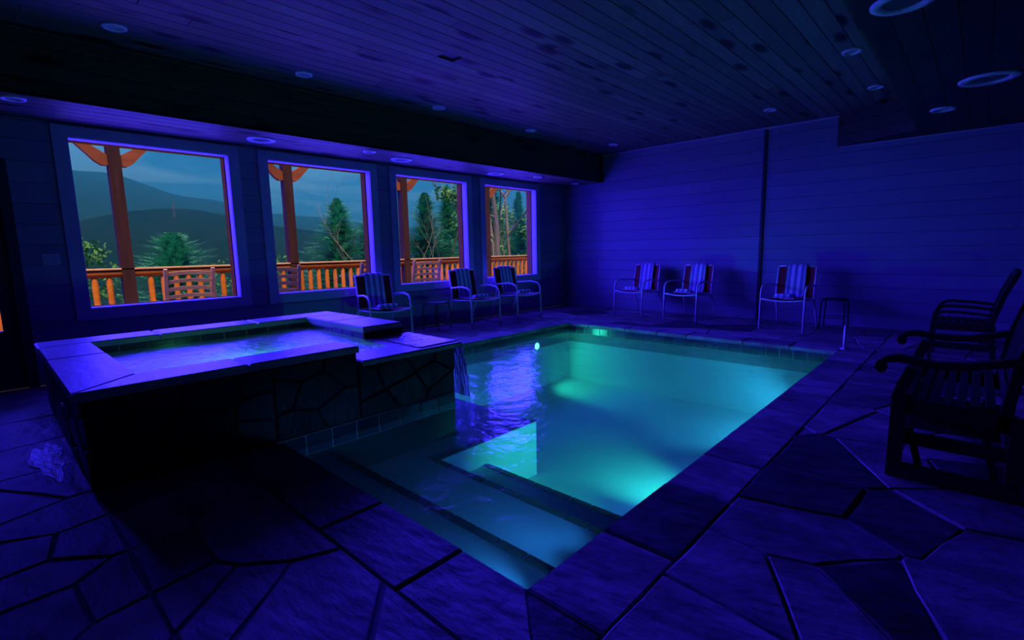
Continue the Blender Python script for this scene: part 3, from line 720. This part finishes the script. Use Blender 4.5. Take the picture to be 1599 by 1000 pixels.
for i, (x, y, a, lb, g) in enumerate(CH):
    c = chair0 if i == 0 else copy_tree(chair0)
    t = towel0 if i == 0 else towel0.copy(); q = roll0 if i == 0 else roll0.copy()
    if i: COL.objects.link(t); COL.objects.link(q)
    for o in (c, t, q): o.location = (x, y, .004); o.rotation_euler = (0, 0, math.radians(a))
    tag(c, lb, 'chair', g); tag(t, 'blue and white striped towel draped '+where[i], 'towel', 'draped striped towels'); tag(q, 'rolled striped towel '+where[i], 'towel', 'rolled striped towels')

# small dark side tables
def make_table():
    r = empty('side_table')
    p = [(.15*math.copysign(abs(math.cos(t))**.5, math.cos(t)), .15*math.copysign(abs(math.sin(t))**.5, math.sin(t))) for t in [2*PI*k/24 for k in range(24)]]
    MB().prism(p, .405, .42, .004).build('table_top', M['darkmetal'], r)
    for sx in (-1, 1):
        for sy in (-1, 1): MB().tube([(sx*.10, sy*.10, .405), (sx*.13, sy*.13, .395), (sx*.14, sy*.14, .36), (sx*.15, sy*.15, 0)], .0095, 8).build('leg', M['darkmetal'], r, True)
    MB().tube([(-.145, -.145, .16), (.145, -.145, .16)], .006, 6).build('stretcher', M['darkmetal'], r)
    MB().tube([(-.145, .145, .16), (.145, .145, .16)], .006, 6).build('stretcher', M['darkmetal'], r)
    return r
t0 = make_table(); t0.location = (4.99, -.33, .003); tag(t0, 'small dark metal side table at the far wall, right of the chairs', 'table', 'small side tables')
t1 = copy_tree(t0); t1.location = (.36, -3.78, .003); t1.rotation_euler = (0, 0, .2); tag(t1, 'small dark metal side table between two chairs under the windows', 'table', 'small side tables')
# short metal post on the coping corner
e = empty('rail_post', (5.39, -1.93, .003)); tag(e, 'short slim metal post at the far right corner of the pool', 'post')
MB().tube([(0, 0, 0), (0, 0, .27)], .014, 10).build('tube', M['tube'], e, True); MB().lathe([(.04, 0), (.04, .006), (.018, .012), (.014, .02)], 16).build('flange', M['tube'], e, True)

# ------------------------------------------------------------------ wooden glider and armchair
GL = (6.5, -4.97, 0)
gl = tag(empty('wooden_glider', GL), 'dark wooden glider seat with slatted seat and scrolled arms at right', 'glider')
def gbuild(m, nm, smooth=False): return m.build(nm, M['darkwood'], gl, smooth, off=GL)
for yy in (-5.44, -4.50):
    m = MB(); m.box(6.165, 6.66, yy-.03, yy+.03, .004, .075, .006); gbuild(m, 'floor_runner')
    m = MB(); m.box(6.165, 6.225, yy-.028, yy+.028, .075, .43, .005); gbuild(m, 'front_post')
    m = MB(); m.box(6.60, 6.66, yy-.028, yy+.028, .075, .40, .005); gbuild(m, 'rear_post')
    gbuild(MB().sweep([(6.175, yy, .385), (6.40, yy, .378), (6.62, yy, .365)], .045, .085, (0, 0, 1)), 'seat_rail')
    gbuild(MB().sweep([(6.185, yy, .41), (6.205, yy, .49), (6.235, yy, .575)], .05, .05, (1, 0, 0)), 'arm_support')
    pts = [(6.10, .555), (6.105, .585), (6.135, .612), (6.18, .622), (6.24, .612), (6.33, .604), (6.43, .612), (6.53, .638), (6.62, .665)]
    gbuild(MB().sweep([(x, yy, z) for x, z in pts], .06, .034, (0, 0, 1)), 'arm')
    m = MB(); m.v = []; m.tube([(6.112, yy-.032, .562), (6.112, yy+.032, .562)], .022, 10); gbuild(m, 'arm_scroll')
    gbuild(MB().sweep([(6.57, yy, .33), (6.612, yy, .66), (6.71, yy, 1.04)], .045, .042, (1, 0, 0)), 'back_post')
    gbuild(MB().bar((6.24, yy+.045 if yy < -5 else yy-.045, .26), (6.29, yy+.045 if yy < -5 else yy-.045, .07), .014, .03, (1, 0, 0)), 'swing_link')
    gbuild(MB().bar((6.53, yy+.045 if yy < -5 else yy-.045, .26), (6.57, yy+.045 if yy < -5 else yy-.045, .07), .014, .03, (1, 0, 0)), 'swing_link')
    m = MB(); m.box(6.22, 6.61, yy+(.03 if yy < -5 else -.065), yy+(.065 if yy < -5 else -.03), .17, .235, .004); gbuild(m, 'base_rail')
for x in (6.195, 6.63): m = MB(); m.box(x-.025, x+.025, -5.41, -4.53, .09, .15, .004); gbuild(m, 'cross_beam')
m = MB(); m.box(6.17, 6.20, -5.415, -4.525, .345, .42, .004); gbuild(m, 'front_apron')
for k in range(7):
    x0 = 6.205+k*.051; m = MB(); z = .425-.016*math.sin(PI*k/6); m.box(x0, x0+.036, -5.44, -4.50, z-.012, z+.008, .003); gbuild(m, 'seat_slat')
for xx in (6.28, 6.46): m = MB(); m.box(xx-.0, xx+.02, -5.41, -4.53, .35, .40); gbuild(m, 'seat_bearer')
gbuild(MB().sweep([(6.71, -5.44+.94*k/8, 1.04+.03*math.sin(PI*k/8)) for k in range(9)], .04, .08, (.2, 0, 1)), 'top_rail')
gbuild(MB().bar((6.588, -5.42, .48), (6.588, -4.52, .48), .035, .06, (.2, 0, 1)), 'lower_back_rail')
for k in range(11):
    yy = -5.38+k*.082; gbuild(MB().sweep([(6.592, yy, .50), (6.625, yy, .70), (6.705, yy, 1.02)], .05, .014, (1, 0, 0)), 'back_slat')

AO = (6.45, -1.85, 0)
ac = tag(empty('slatted_armchair', AO), 'dark wooden armchair with curved side rails beyond the glider', 'armchair')
def abuild(m, nm, smooth=False):
    m.v = [(x, y, z*.93) for x, y, z in m.v]
    return m.build(nm, M['darkwood'], ac, smooth, off=AO)
for yy in (-2.12, -1.56):
    abuild(MB().sweep([(6.145, yy, .004), (6.135, yy, .22), (6.145, yy, .42), (6.155, yy, .52), (6.175, yy, .575), (6.21, yy, .606), (6.27, yy, .618), (6.42, yy, .612), (6.58, yy, .595)], .045, .03, (.7, 0, .7)), 'arm_and_leg')
    for z, x0 in ((.555, 6.158), (.485, 6.150)):
        abuild(MB().sweep([(x0, yy, z-.045), (x0+.02, yy, z-.012), (x0+.06, yy, z), (6.35, yy, z), (6.56, yy, z-.02)], .03, .022, (0, 0, 1)), 'side_rail')
    m = MB(); m.box(6.14, 6.60, yy-.022, yy+.022, .36, .425, .004); abuild(m, 'seat_rail')
    m = MB(); m.box(6.14, 6.62, yy-.02, yy+.02, .16, .23, .004); abuild(m, 'stretcher')
    abuild(MB().sweep([(6.62, yy, .004), (6.56, yy, .36), (6.575, yy, .48), (6.635, yy, .75), (6.70, yy, .945)], .045, .04, (1, 0, 0)), 'rear_post')
m = MB(); m.box(6.13, 6.165, -2.10, -1.58, .35, .42, .004); abuild(m, 'front_apron')
for k in range(7): x0 = 6.17+k*.058; m = MB(); m.box(x0, x0+.042, -2.14, -1.54, .425, .44, .003); abuild(m, 'seat_slat')
abuild(MB().sweep([(6.70, -2.12+.56*k/6, .945+.025*math.sin(PI*k/6)) for k in range(7)], .04, .06, (.3, 0, 1)), 'top_rail')
for k in range(7): yy = -2.05+k*.07; abuild(MB().sweep([(6.572, yy, .47), (6.63, yy, .74), (6.69, yy, .92)], .04, .014, (1, 0, 0)), 'back_slat')
abuild(MB().bar((6.572, -2.10, .47), (6.572, -1.58, .47), .03, .05), 'lower_back_rail')

# ------------------------------------------------------------------ porch outside
DZ = -.05
m = MB(); m.box(-2.25, -.2, -11, 5.0, DZ-.2, DZ-.02)
dk = tag(m.build('porch_deck', M['postwood']), 'wooden porch deck outside the windows', kind='structure')
for k in range(14): x0 = -2.25+k*.146; MB().box(x0, x0+.14, -11, 5.0, DZ-.02, DZ, .003).build('deck_board', M['redwood'], dk)
PY = [-9.43, -7.17, -4.92, -2.66, -.38, 1.9]
plabels = ['log porch post outside beyond the left door', 'dark porch post with two braces seen through the first window', 'dark porch post with two braces seen through the second window', 'porch post with braces at the left side of the third window', 'porch post at the left side of the fourth window', 'porch post beyond the fourth window']
def bracket(yc, s):
    sh = [(.06, 2.39), (.13, 2.385), (.20, 2.43), (.26, 2.50), (.66, 2.945), (.53, 2.945), (.20, 2.61), (.06, 2.52)]
    m = MB(); n = len(sh); vs = [(-2.045, yc+s*a, b) for a, b in sh]+[(-1.955, yc+s*a, b) for a, b in sh]
    fs = [tuple(range(n)), tuple(range(2*n-1, n-1, -1))]+[(i, n+i, n+(i+1) % n, (i+1) % n) for i in range(n)]
    return m.add(vs, fs)
for y, lb in zip(PY, plabels):
    e = tag(empty('porch_post', (-2.0, y, DZ)), lb, 'post', 'porch posts')
    MB().box(-2.07, -1.93, y-.07, y+.07, DZ, 2.93, .012).build('post', M['postwood'], e, off=(-2.0, y, DZ))
    for s in (-1, 1): bracket(y, s).build('brace', M['brace'], e, off=(-2.0, y, DZ))
tag(MB().box(-2.09, -1.91, -11, 5.0, 2.93, 3.15, .01).build('porch_beam', M['postwood']), 'long timber beam carried by the porch posts', 'beam')
rl = tag(empty('porch_railing', (-2.0, -3, DZ)), 'orange log railing with round balusters along the porch', 'railing'); RO = (-2.0, -3, DZ)
MB().tube([(-2.0, -11, .985), (-2.0, -6, .99), (-2.0, -1, .985), (-2.0, 5.0, .975)], .055, 10).build('top_rail', M['redwood'], rl, True, off=RO)
MB().box(-2.07, -1.93, -11, 5.0, 1.03, 1.055, .005).build('cap_board', M['rockwood'], rl, off=RO)
MB().tube([(-2.0, -11, .10), (-2.0, 5.0, .10)], .045, 10).build('bottom_rail', M['redwood'], rl, True, off=RO)
b0 = MB().tube([(0, 0, .13), (0, 0, .17), (0, 0, .9), (0, 0, .95)], [.026, .036, .036, .024], 10).build('baluster', M['redwood'], rl, True, loc=(0, -7.9, -DZ))
y = -9.2; k = 0
while y < 4.2:
    if all(abs(y-p) > .1 for p in PY):
        c = b0 if k == 0 else b0.copy()
        if k: COL.objects.link(c); c.parent = rl
        c.location = (0, y-RO[1], -DZ); c.rotation_euler = (0, 0, k*1.3); k += 1
    y += .152
# rocking chairs on the porch, backs to the house, looking at the view
def make_rocker():
    r = empty('rocking_chair')       # faces -x
    for s in (-1, 1):
        Y = .275*s
        MB().sweep([(.12, Y, .06), (.14, Y, .45), (.20, Y, .75), (.29, Y, 1.12)], .042, .042, (1, 0, 0)).build('back_post', M['rockwood'], r)
        MB().box(-.34, -.30, Y-.02, Y+.02, .06, .62).build('front_leg', M['rockwood'], r)
        MB().sweep([(-.42, Y, .64), (-.2, Y, .645), (.17, Y, .63)], .08, .024).build('arm', M['rockwood'], r)
        MB().sweep([(-.52, Y, .075), (-.3, Y, .035), (-.05, Y, .02), (.2, Y, .035), (.45, Y, .09)], .034, .04).build('rocker', M['rockwood'], r)
        MB().box(-.32, .14, Y-.012, Y+.012, .36, .41).build('seat_rail', M['rockwood'], r)
    for k in range(6): x0 = -.33+k*.08; MB().box(x0, x0+.065, -.275, .275, .41, .428).build('seat_slat', M['rockwood'], r)
    for k in range(6):
        z = .52+k*.105; x = .15+(z-.45)*.205
        MB().sweep([(x-.012*math.sin(PI*j/6), -.26+.52*j/6, z+.022*math.sin(PI*j/6)) for j in range(7)], .016, .05, (.2, 0, 1)).build('back_slat', M['rockwood'], r)
    return r
r0 = make_rocker()
for k, (x, y, a, lb) in enumerate([(-1.55, -6.62, 0, 'pine rocking chair on the porch seen in the first window'), (-1.25, -5.53, -8, 'pine rocking chair on the porch at the left of the second window'), (-1.25, -4.03, 8, 'pine rocking chair on the porch at the right of the second window'), (-1.40, -2.76, -6, 'pine rocking chair on the porch seen in the third window')]):
    c = r0 if k == 0 else copy_tree(r0)
    c.location = (x, y, DZ+.002); c.rotation_euler = (0, 0, math.radians(a)); c.scale = (1, 1, .965); tag(c, lb, 'rocking chair', 'porch rocking chairs')

# ------------------------------------------------------------------ land, trees, mountains
def gz(x, y):   # hillside falling away from the porch
    d = max(0, -x-2.5); return -2.2-.30*d+max(0, y-3)*.16+.25*math.sin(.4*x+.3*y)+.15*math.sin(.9*y-.5*x)
m = MB(); vs = []; fs = []; nx, ny = 44, 44
for j in range(ny+1):
    for i in range(nx+1):
        x = -2.4-(i/nx)**1.6*120; y = -60+j/ny*140; vs.append((x, y, max(gz(x, y), -30)))
for j in range(ny):
    for i in range(nx): a = j*(nx+1)+i; fs.append((a, a+nx+1, a+nx+2, a+1))
m.add(vs, fs); tag(m.build('hillside', M['ground'], smooth=True), 'grassy hillside falling away below the porch', kind='structure')

def frond(m, base, d, L, w, droop, rng, n=3):
    # one needled bough: overlapping narrow leaf blades along a drooping axis
    side = d.cross(Vector((0, 0, 1))).normalized()
    for k in range(n*3):
        t = (k+.5)/(n*3); p = base+d*(L*t)+Vector((0, 0, -droop*L*t*t+.12*L*t)); bl = w*(1.15-t)*rng.uniform(.7, 1.2)
        for s in (-1, 1):
            q = p+(side*s*.8+d*.75+Vector((0, 0, rng.uniform(-.25, .2)))).normalized()*bl; e = (d*.35-side*s*.15).normalized()*bl*.28
            m.add([p-e*.5, p+e*.5, q+e*.35, q-e*.2], [(0, 1, 2, 3)])
    tip = base+d*L*1.12+Vector((0, 0, -droop*L*1.1+.12*L)); e = side*w*.12
    m.add([base-e, base+e, tip+e*.3, tip-e*.3], [(0, 1, 2, 3)])
def conifer(x, y, ztop, h_vis, rad, label, seed, z0=None, lev=None):
    rng = random.Random(seed); zb = gz(x, y) if z0 is None else z0; H = ztop-zb; o = (x, y, zb)
    e = tag(empty('conifer', o), label, 'tree', 'trees beyond the porch')
    MB().tube([(0, 0, -.3), (.02, 0, H*.5), (0, .02, H*.97)], [.03*H*.35+.05, .05+.012*H, .015], 8).build('trunk', M['bark'], e)
    m = MB(); N = int(220+100*min(H, 5)*rad)
    for k in range(N):
        t = rng.random()**1.5*min(1, 5.5/H); dz = t*H; z = H-dz             # more boughs near the top, where one sees them
        R = 1.25*rad*min(1.25, dz/h_vis)**.75*rng.uniform(.55, 1.15)+.10; a = rng.uniform(0, 2*PI)
        d = Vector((math.cos(a), math.sin(a), rng.uniform(.15, .6)+.6*max(0, 1-dz/1.2))).normalized()
        frond(m, Vector((0, 0, z-.1*R)), d, R, .11*R+.09, .30, rng, 4)
    m.build('boughs', M['needle'], e)
conifer(-14, -3.85, 1.95, 1.2, 1.25, 'broad dark conifer in the middle of the first window', 11)
conifer(-12.5, 1.55, 3.30, 2.6, 1.45, 'tall dark conifer at the right of the second window', 12)
conifer(-11, 4.75, 3.60, 2.6, 1.35, 'pointed conifer in the middle of the third window', 13)
conifer(-12.5, 2.95, 2.7, 2.2, 1.2, 'shorter conifer at the right edge of the second window', 14)
conifer(-11.5, 6.3, 1.9, 2.0, 1.1, 'low conifer right of the pointed one in the third window', 15)
conifer(-13, 3.3, 1.55, 2.0, 1.0, 'low conifer left of the pointed one in the third window', 19)
conifer(-9.5, -9.6, 1.2, 2, 1.2, 'conifer standing outside beyond the left door', 23)
for k, (x, y, zt, r, lb) in enumerate([(-14, 10.2, 5.2, 1.6, 'tall forest conifer at the left of the fourth window'), (-17, 14.5, 6.5, 1.9, 'tall forest conifer behind the twin trunks in the fourth window'), (-12, 11.8, 4.2, 1.4, 'forest conifer at the right of the fourth window'), (-20, 13.5, 5.4, 2.0, 'deep forest conifer behind the gap in the fourth window'), (-10, 9.8, 2.6, 1.2, 'small conifer low in the fourth window')]):
    conifer(x, y, zt, 5, r, lb, 30+k)
def leafy(x, y, z0, blobs, trunk, label, seed, n=240, s=.10):
    rng = random.Random(seed); o = (x, y, z0); e = tag(empty('leafy_tree', o), label, 'tree', 'trees beyond the porch')
    mt = MB()
    for t in trunk: mt.tube(t[0], t[1], 7)
    mt.build('trunk', M['greybark'], e)
    m = MB()
    for (cx, cy, cz, rx, ry, rz) in blobs:
        for _ in range(n):
            v = Vector((rng.gauss(0, 1), rng.gauss(0, 1), rng.gauss(0, 1))).normalized()*rng.random()**.4
            p = Vector((cx+v.x*rx, cy+v.y*ry, cz+v.z*rz)); a = Vector((rng.gauss(0, 1), rng.gauss(0, 1), rng.gauss(0, .6))).normalized(); b = a.cross(Vector((rng.gauss(0, 1), rng.gauss(0, 1), rng.gauss(0, 1)))).normalized(); q = s*rng.uniform(.6, 1.3)
            m.add([p, p+a*q*.6+b*q*.35, p+a*q*1.3, p+a*q*.6-b*q*.35], [(0, 1, 2, 3)])
    m.build('foliage', M['leaf'], e)
g = gz(-9, -7.0)
leafy(-9, -7.0, g, [(0, .15, 1.35-g, .5, .5, .35), (0, .35, .8-g, .6, .7, .4), (.2, -.5, 1.0-g, .6, .6, .5), (0, .2, .1-g, .8, .9, .5)], [([(0, 0, -.2), (0, .1, -g), (0, .2, 1.3-g)], [.12, .08, .03])], 'leafy tree at the left of the first window', 41)
g = gz(-16, -2)
leafy(-16, .2, g, [(0, -.6, 1.1-g, .7, .8, .6), (0, .4, .7-g, .6, .7, .5), (0, -1.6, .4-g, .9, 1.2, .7)], [([(0, 0, -.2), (0, 0, .8-g)], [.12, .05])], 'leafy tree behind the post in the second window', 42)
g = gz(-6, 3.2)
leafy(-6, 3.6, g, [(0, -1.7, 3.0-g, .3, .5, .28), (0, -1.2, 2.75-g, .35, .5, .3), (0, -.7, 2.4-g, .3, .35, .3), (0, -.4, 1.6-g, .4, .35, .3)], [([(.0, .5, -.2), (0, .4, 2.0-g), (0, .2, 3.6-g)], [.14, .1, .05]), ([(0, .4, 2.3-g), (0, -.7, 2.6-g), (0, -1.9, 3.05-g)], [.04, .025, .008])], 'leafy branches hanging into the top right of the third window', 43, 130, .13)
g = gz(-8, 7)
leafy(-8, 7.2, g, [(0, 0, .4-g, .7, .7, .5), (0, .9, .5-g, .7, .7, .6), (-.2, 1.8, .3-g, .7, .7, .6), (-.3, 2.3, 1.1-g, .4, .5, .4)], [([(0, .5, -.2), (0, .6, .5-g)], [.08, .03])], 'leafy shrub low in the fourth window behind the railing', 44)
for x, y, zt, lb, sd in [(-13, 9.0, 2.6, 'leafy woodland tree filling the left of the fourth window', 45), (-15, 13.6, 3.2, 'leafy woodland tree behind the trunks in the fourth window', 46), (-9.5, 10.2, 2.2, 'leafy woodland tree at the right of the fourth window', 47)]:
    g = gz(x, y); leafy(x, y, g, [(0, 0, zt-g, .9, 1.0, .8), (.2, .5, zt-1.2-g, 1.1, 1.2, .9), (0, -.5, zt-2.3-g, 1.2, 1.3, .9)], [([(0, 0, -.2), (0, 0, zt-g)], [.12, .03])], lb, sd, 420, .16)
for k, (x, y, w) in enumerate([(-5.5, -5.2, 1), (-6.5, -2.4, 1.1), (-7, .8, 1.2), (-5.6, -7.6, 1.0), (-7.5, 3.6, 1.2)]):
    g = gz(x, y); leafy(x, y, g, [(0, 0, 1.0, .9*w, 1.2*w, .7), (0, .8, .8, .8, .9, .6), (.3, -.7, .9, .7, .8, .6)], [([(0, 0, -.2), (0, 0, .8)], [.05, .02])], ['bush below the railing in the first window, right of the post', 'bush below the railing at the left of the second window', 'bush below the railing at the right of the second window', 'bush below the railing at the left end of the first window', 'bush below the railing in the third window'][k], 50+k, 260, .13)
# bare trees
def bare(x, y, z0, H, spread, label, seed, r=.05, lean=0, matk='greybark', levels=3):
    rng = random.Random(seed); e = tag(empty('bare_tree', (x, y, z0)), label, 'tree', 'bare trees beyond the porch'); m = MB(); mb = MB()
    def grow(p, d, L, rad, lv, dst):
        pts = [p]; q = p; dd = d
        for k in range(4):
            dd = (dd+Vector((rng.gauss(0, .10), rng.gauss(0, .10), .04))).normalized(); q = q+dd*L/4; pts.append(q)
        dst.tube(pts, [rad, rad*.85, rad*.7, rad*.55, rad*.4], 5, False)
        if lv > 0:
            for k in range(4):
                b = pts[rng.choice((2, 3, 4, 4))]; a = rng.uniform(0, 6.28)
                grow(b, (dd*.7+Vector((math.cos(a)*spread, math.sin(a)*spread, rng.uniform(-.1, .5)))).normalized(), L*rng.uniform(.4, .62), rad*.42, lv-1, mb)
    grow(Vector((0, 0, -.2)), Vector((0, lean, 1)).normalized(), H, r, levels, m)
    m.build('trunk', M[matk], e); mb.build('branches', M[matk], e)
bare(-10.5, 8.95, gz(-10.5, 8.95), 7.5, .9, 'thick bare trunk standing in the fourth window', 61, .17, 0, 'greybark', 2)
bare(-11.5, 10.3, gz(-11.5, 10.3), 8, .9, 'second bare trunk beside the thick one in the fourth window', 62, .15, 0, 'greybark', 2)
bare(-9, 6.75, gz(-9, 6.75), 4.2, .9, 'pale forked bare sapling low in the fourth window', 63, .06, .1)
bare(-9, 1.4, gz(-9, 1.4), 4.5, .8, 'bare twiggy sapling in front of the conifer in the second window', 64, .04, -.1)
bare(-8, 2.0, gz(-8, 2.0), 4.4, .7, 'second bare twiggy sapling at the right of the second window', 65, .04, .05)
bare(-10, 4.1, gz(-10, 4.1), 9, .25, 'tall thin bare trunk in the third window', 66, .045, 0, 'bark', 1)
bare(-10, 5.0, gz(-10, 5.0), 9, .25, 'tall thin bare trunk right of its twin in the third window', 67, .045, 0, 'bark', 1)

# mountain ridges: crest lines with forested slopes falling towards the viewer
def ridge(name, X, crest, zbase, depth, matk, label, seed, rough):
    rng = random.Random(seed); m = MB(); vs = []; fs = []
    ys = []; y0, y1 = crest[0][0], crest[-1][0]; n = 160; K = 12
    for i in range(n+1):
        y = y0+(y1-y0)*i/n
        for (a, za), (b, zb) in zip(crest[:-1], crest[1:]):
            if a <= y <= b: t = (y-a)/(b-a); z = za+(zb-za)*t; break
        z += rng.uniform(-rough, rough)*.35
        for k in range(K+1):
            t = k/K; prof = (1-t)**1.3; x = X+depth*t+math.sin(y*.02+t*5)*depth*.03
            vs.append((x, y+rng.uniform(-1, 1)*rough*t, zbase+(z-zbase)*prof+math.sin(y*.045+k*1.1+seed)*rough*2*t*(1-t)*2+rng.uniform(-rough, rough)*.5*(k > 0)))
        vs.append((X-depth*.6, y, zbase))
    S = K+2
    for i in range(n):
        for k in range(K): a = i*S+k; fs.append((a, a+1, a+S+1, a+S))
        a = i*S; fs.append((a+K+1, a, a+S, a+S+K+1))
    m.add(vs, fs); return tag(m.build(name, M[matk], smooth=True), label, 'mountain', 'mountain ridges')
ridge('mountain_ridge', -1400, [(-900, 90), (-300, 150), (100, 184), (157, 183), (202, 188), (246, 179), (286, 163), (322, 147), (367, 140), (440, 133), (553, 112), (632, 107), (707, 104), (900, 87), (1170, 74), (2200, 90)], -120, 500, 'mtnfar', 'hazy blue mountain ridge highest against the clouds', 71, 3)
ridge('mountain_ridge', -600, [(-500, 20), (-100, 24), (33, 29), (59, 34), (78, 40), (98, 45), (135, 50), (158, 49), (184, 45), (236, 35), (266, 31.5), (299, 26.5), (382, 18), (497, 13), (1100, 20)], -90, 260, 'mtn', 'nearer forested ridge below the blue mountain', 72, 1.4)
e = tag(empty('radio_tower', (-585, 132.5, 30)), 'thin red radio tower on the nearer ridge in the first window', 'tower')
for a in range(3):
    c, s = math.cos(2.1*a), math.sin(2.1*a); MB().tube([(c*1.2, s*1.2, 0), (c*.35, s*.35, 24)], .10, 5).build('tower_leg', M['towerred'], e)
m = MB()
for k in range(8):
    z = 1.5+k*2.8; q = 1.2-.85*z/24
    for a in range(3): m.tube([(q*math.cos(2.1*a), q*math.sin(2.1*a), z), (q*math.cos(2.1*a+2.1), q*math.sin(2.1*a+2.1), z+2.4)], .06, 4)
m.build('lattice', M['towerred'], e)
# damp evening haze over the valley
hz = bpy.data.materials.new('valley_haze'); hz.use_nodes = True; t = hz.node_tree; t.nodes.clear()
o_ = t.nodes.new('ShaderNodeOutputMaterial'); vsn = t.nodes.new('ShaderNodeVolumeScatter'); vsn.inputs['Color'].default_value = (.22, .76, 1, 1); vsn.inputs['Density'].default_value = .0011; vsn.inputs['Anisotropy'].default_value = .9; t.links.new(vsn.outputs[0], o_.inputs['Volume'])
m = MB(); m.box(-1900, -140, -1400, 2600, -140, 240)
tag(m.build('valley_haze', hz), 'blue evening haze hanging over the valley', 'haze', kind='stuff')
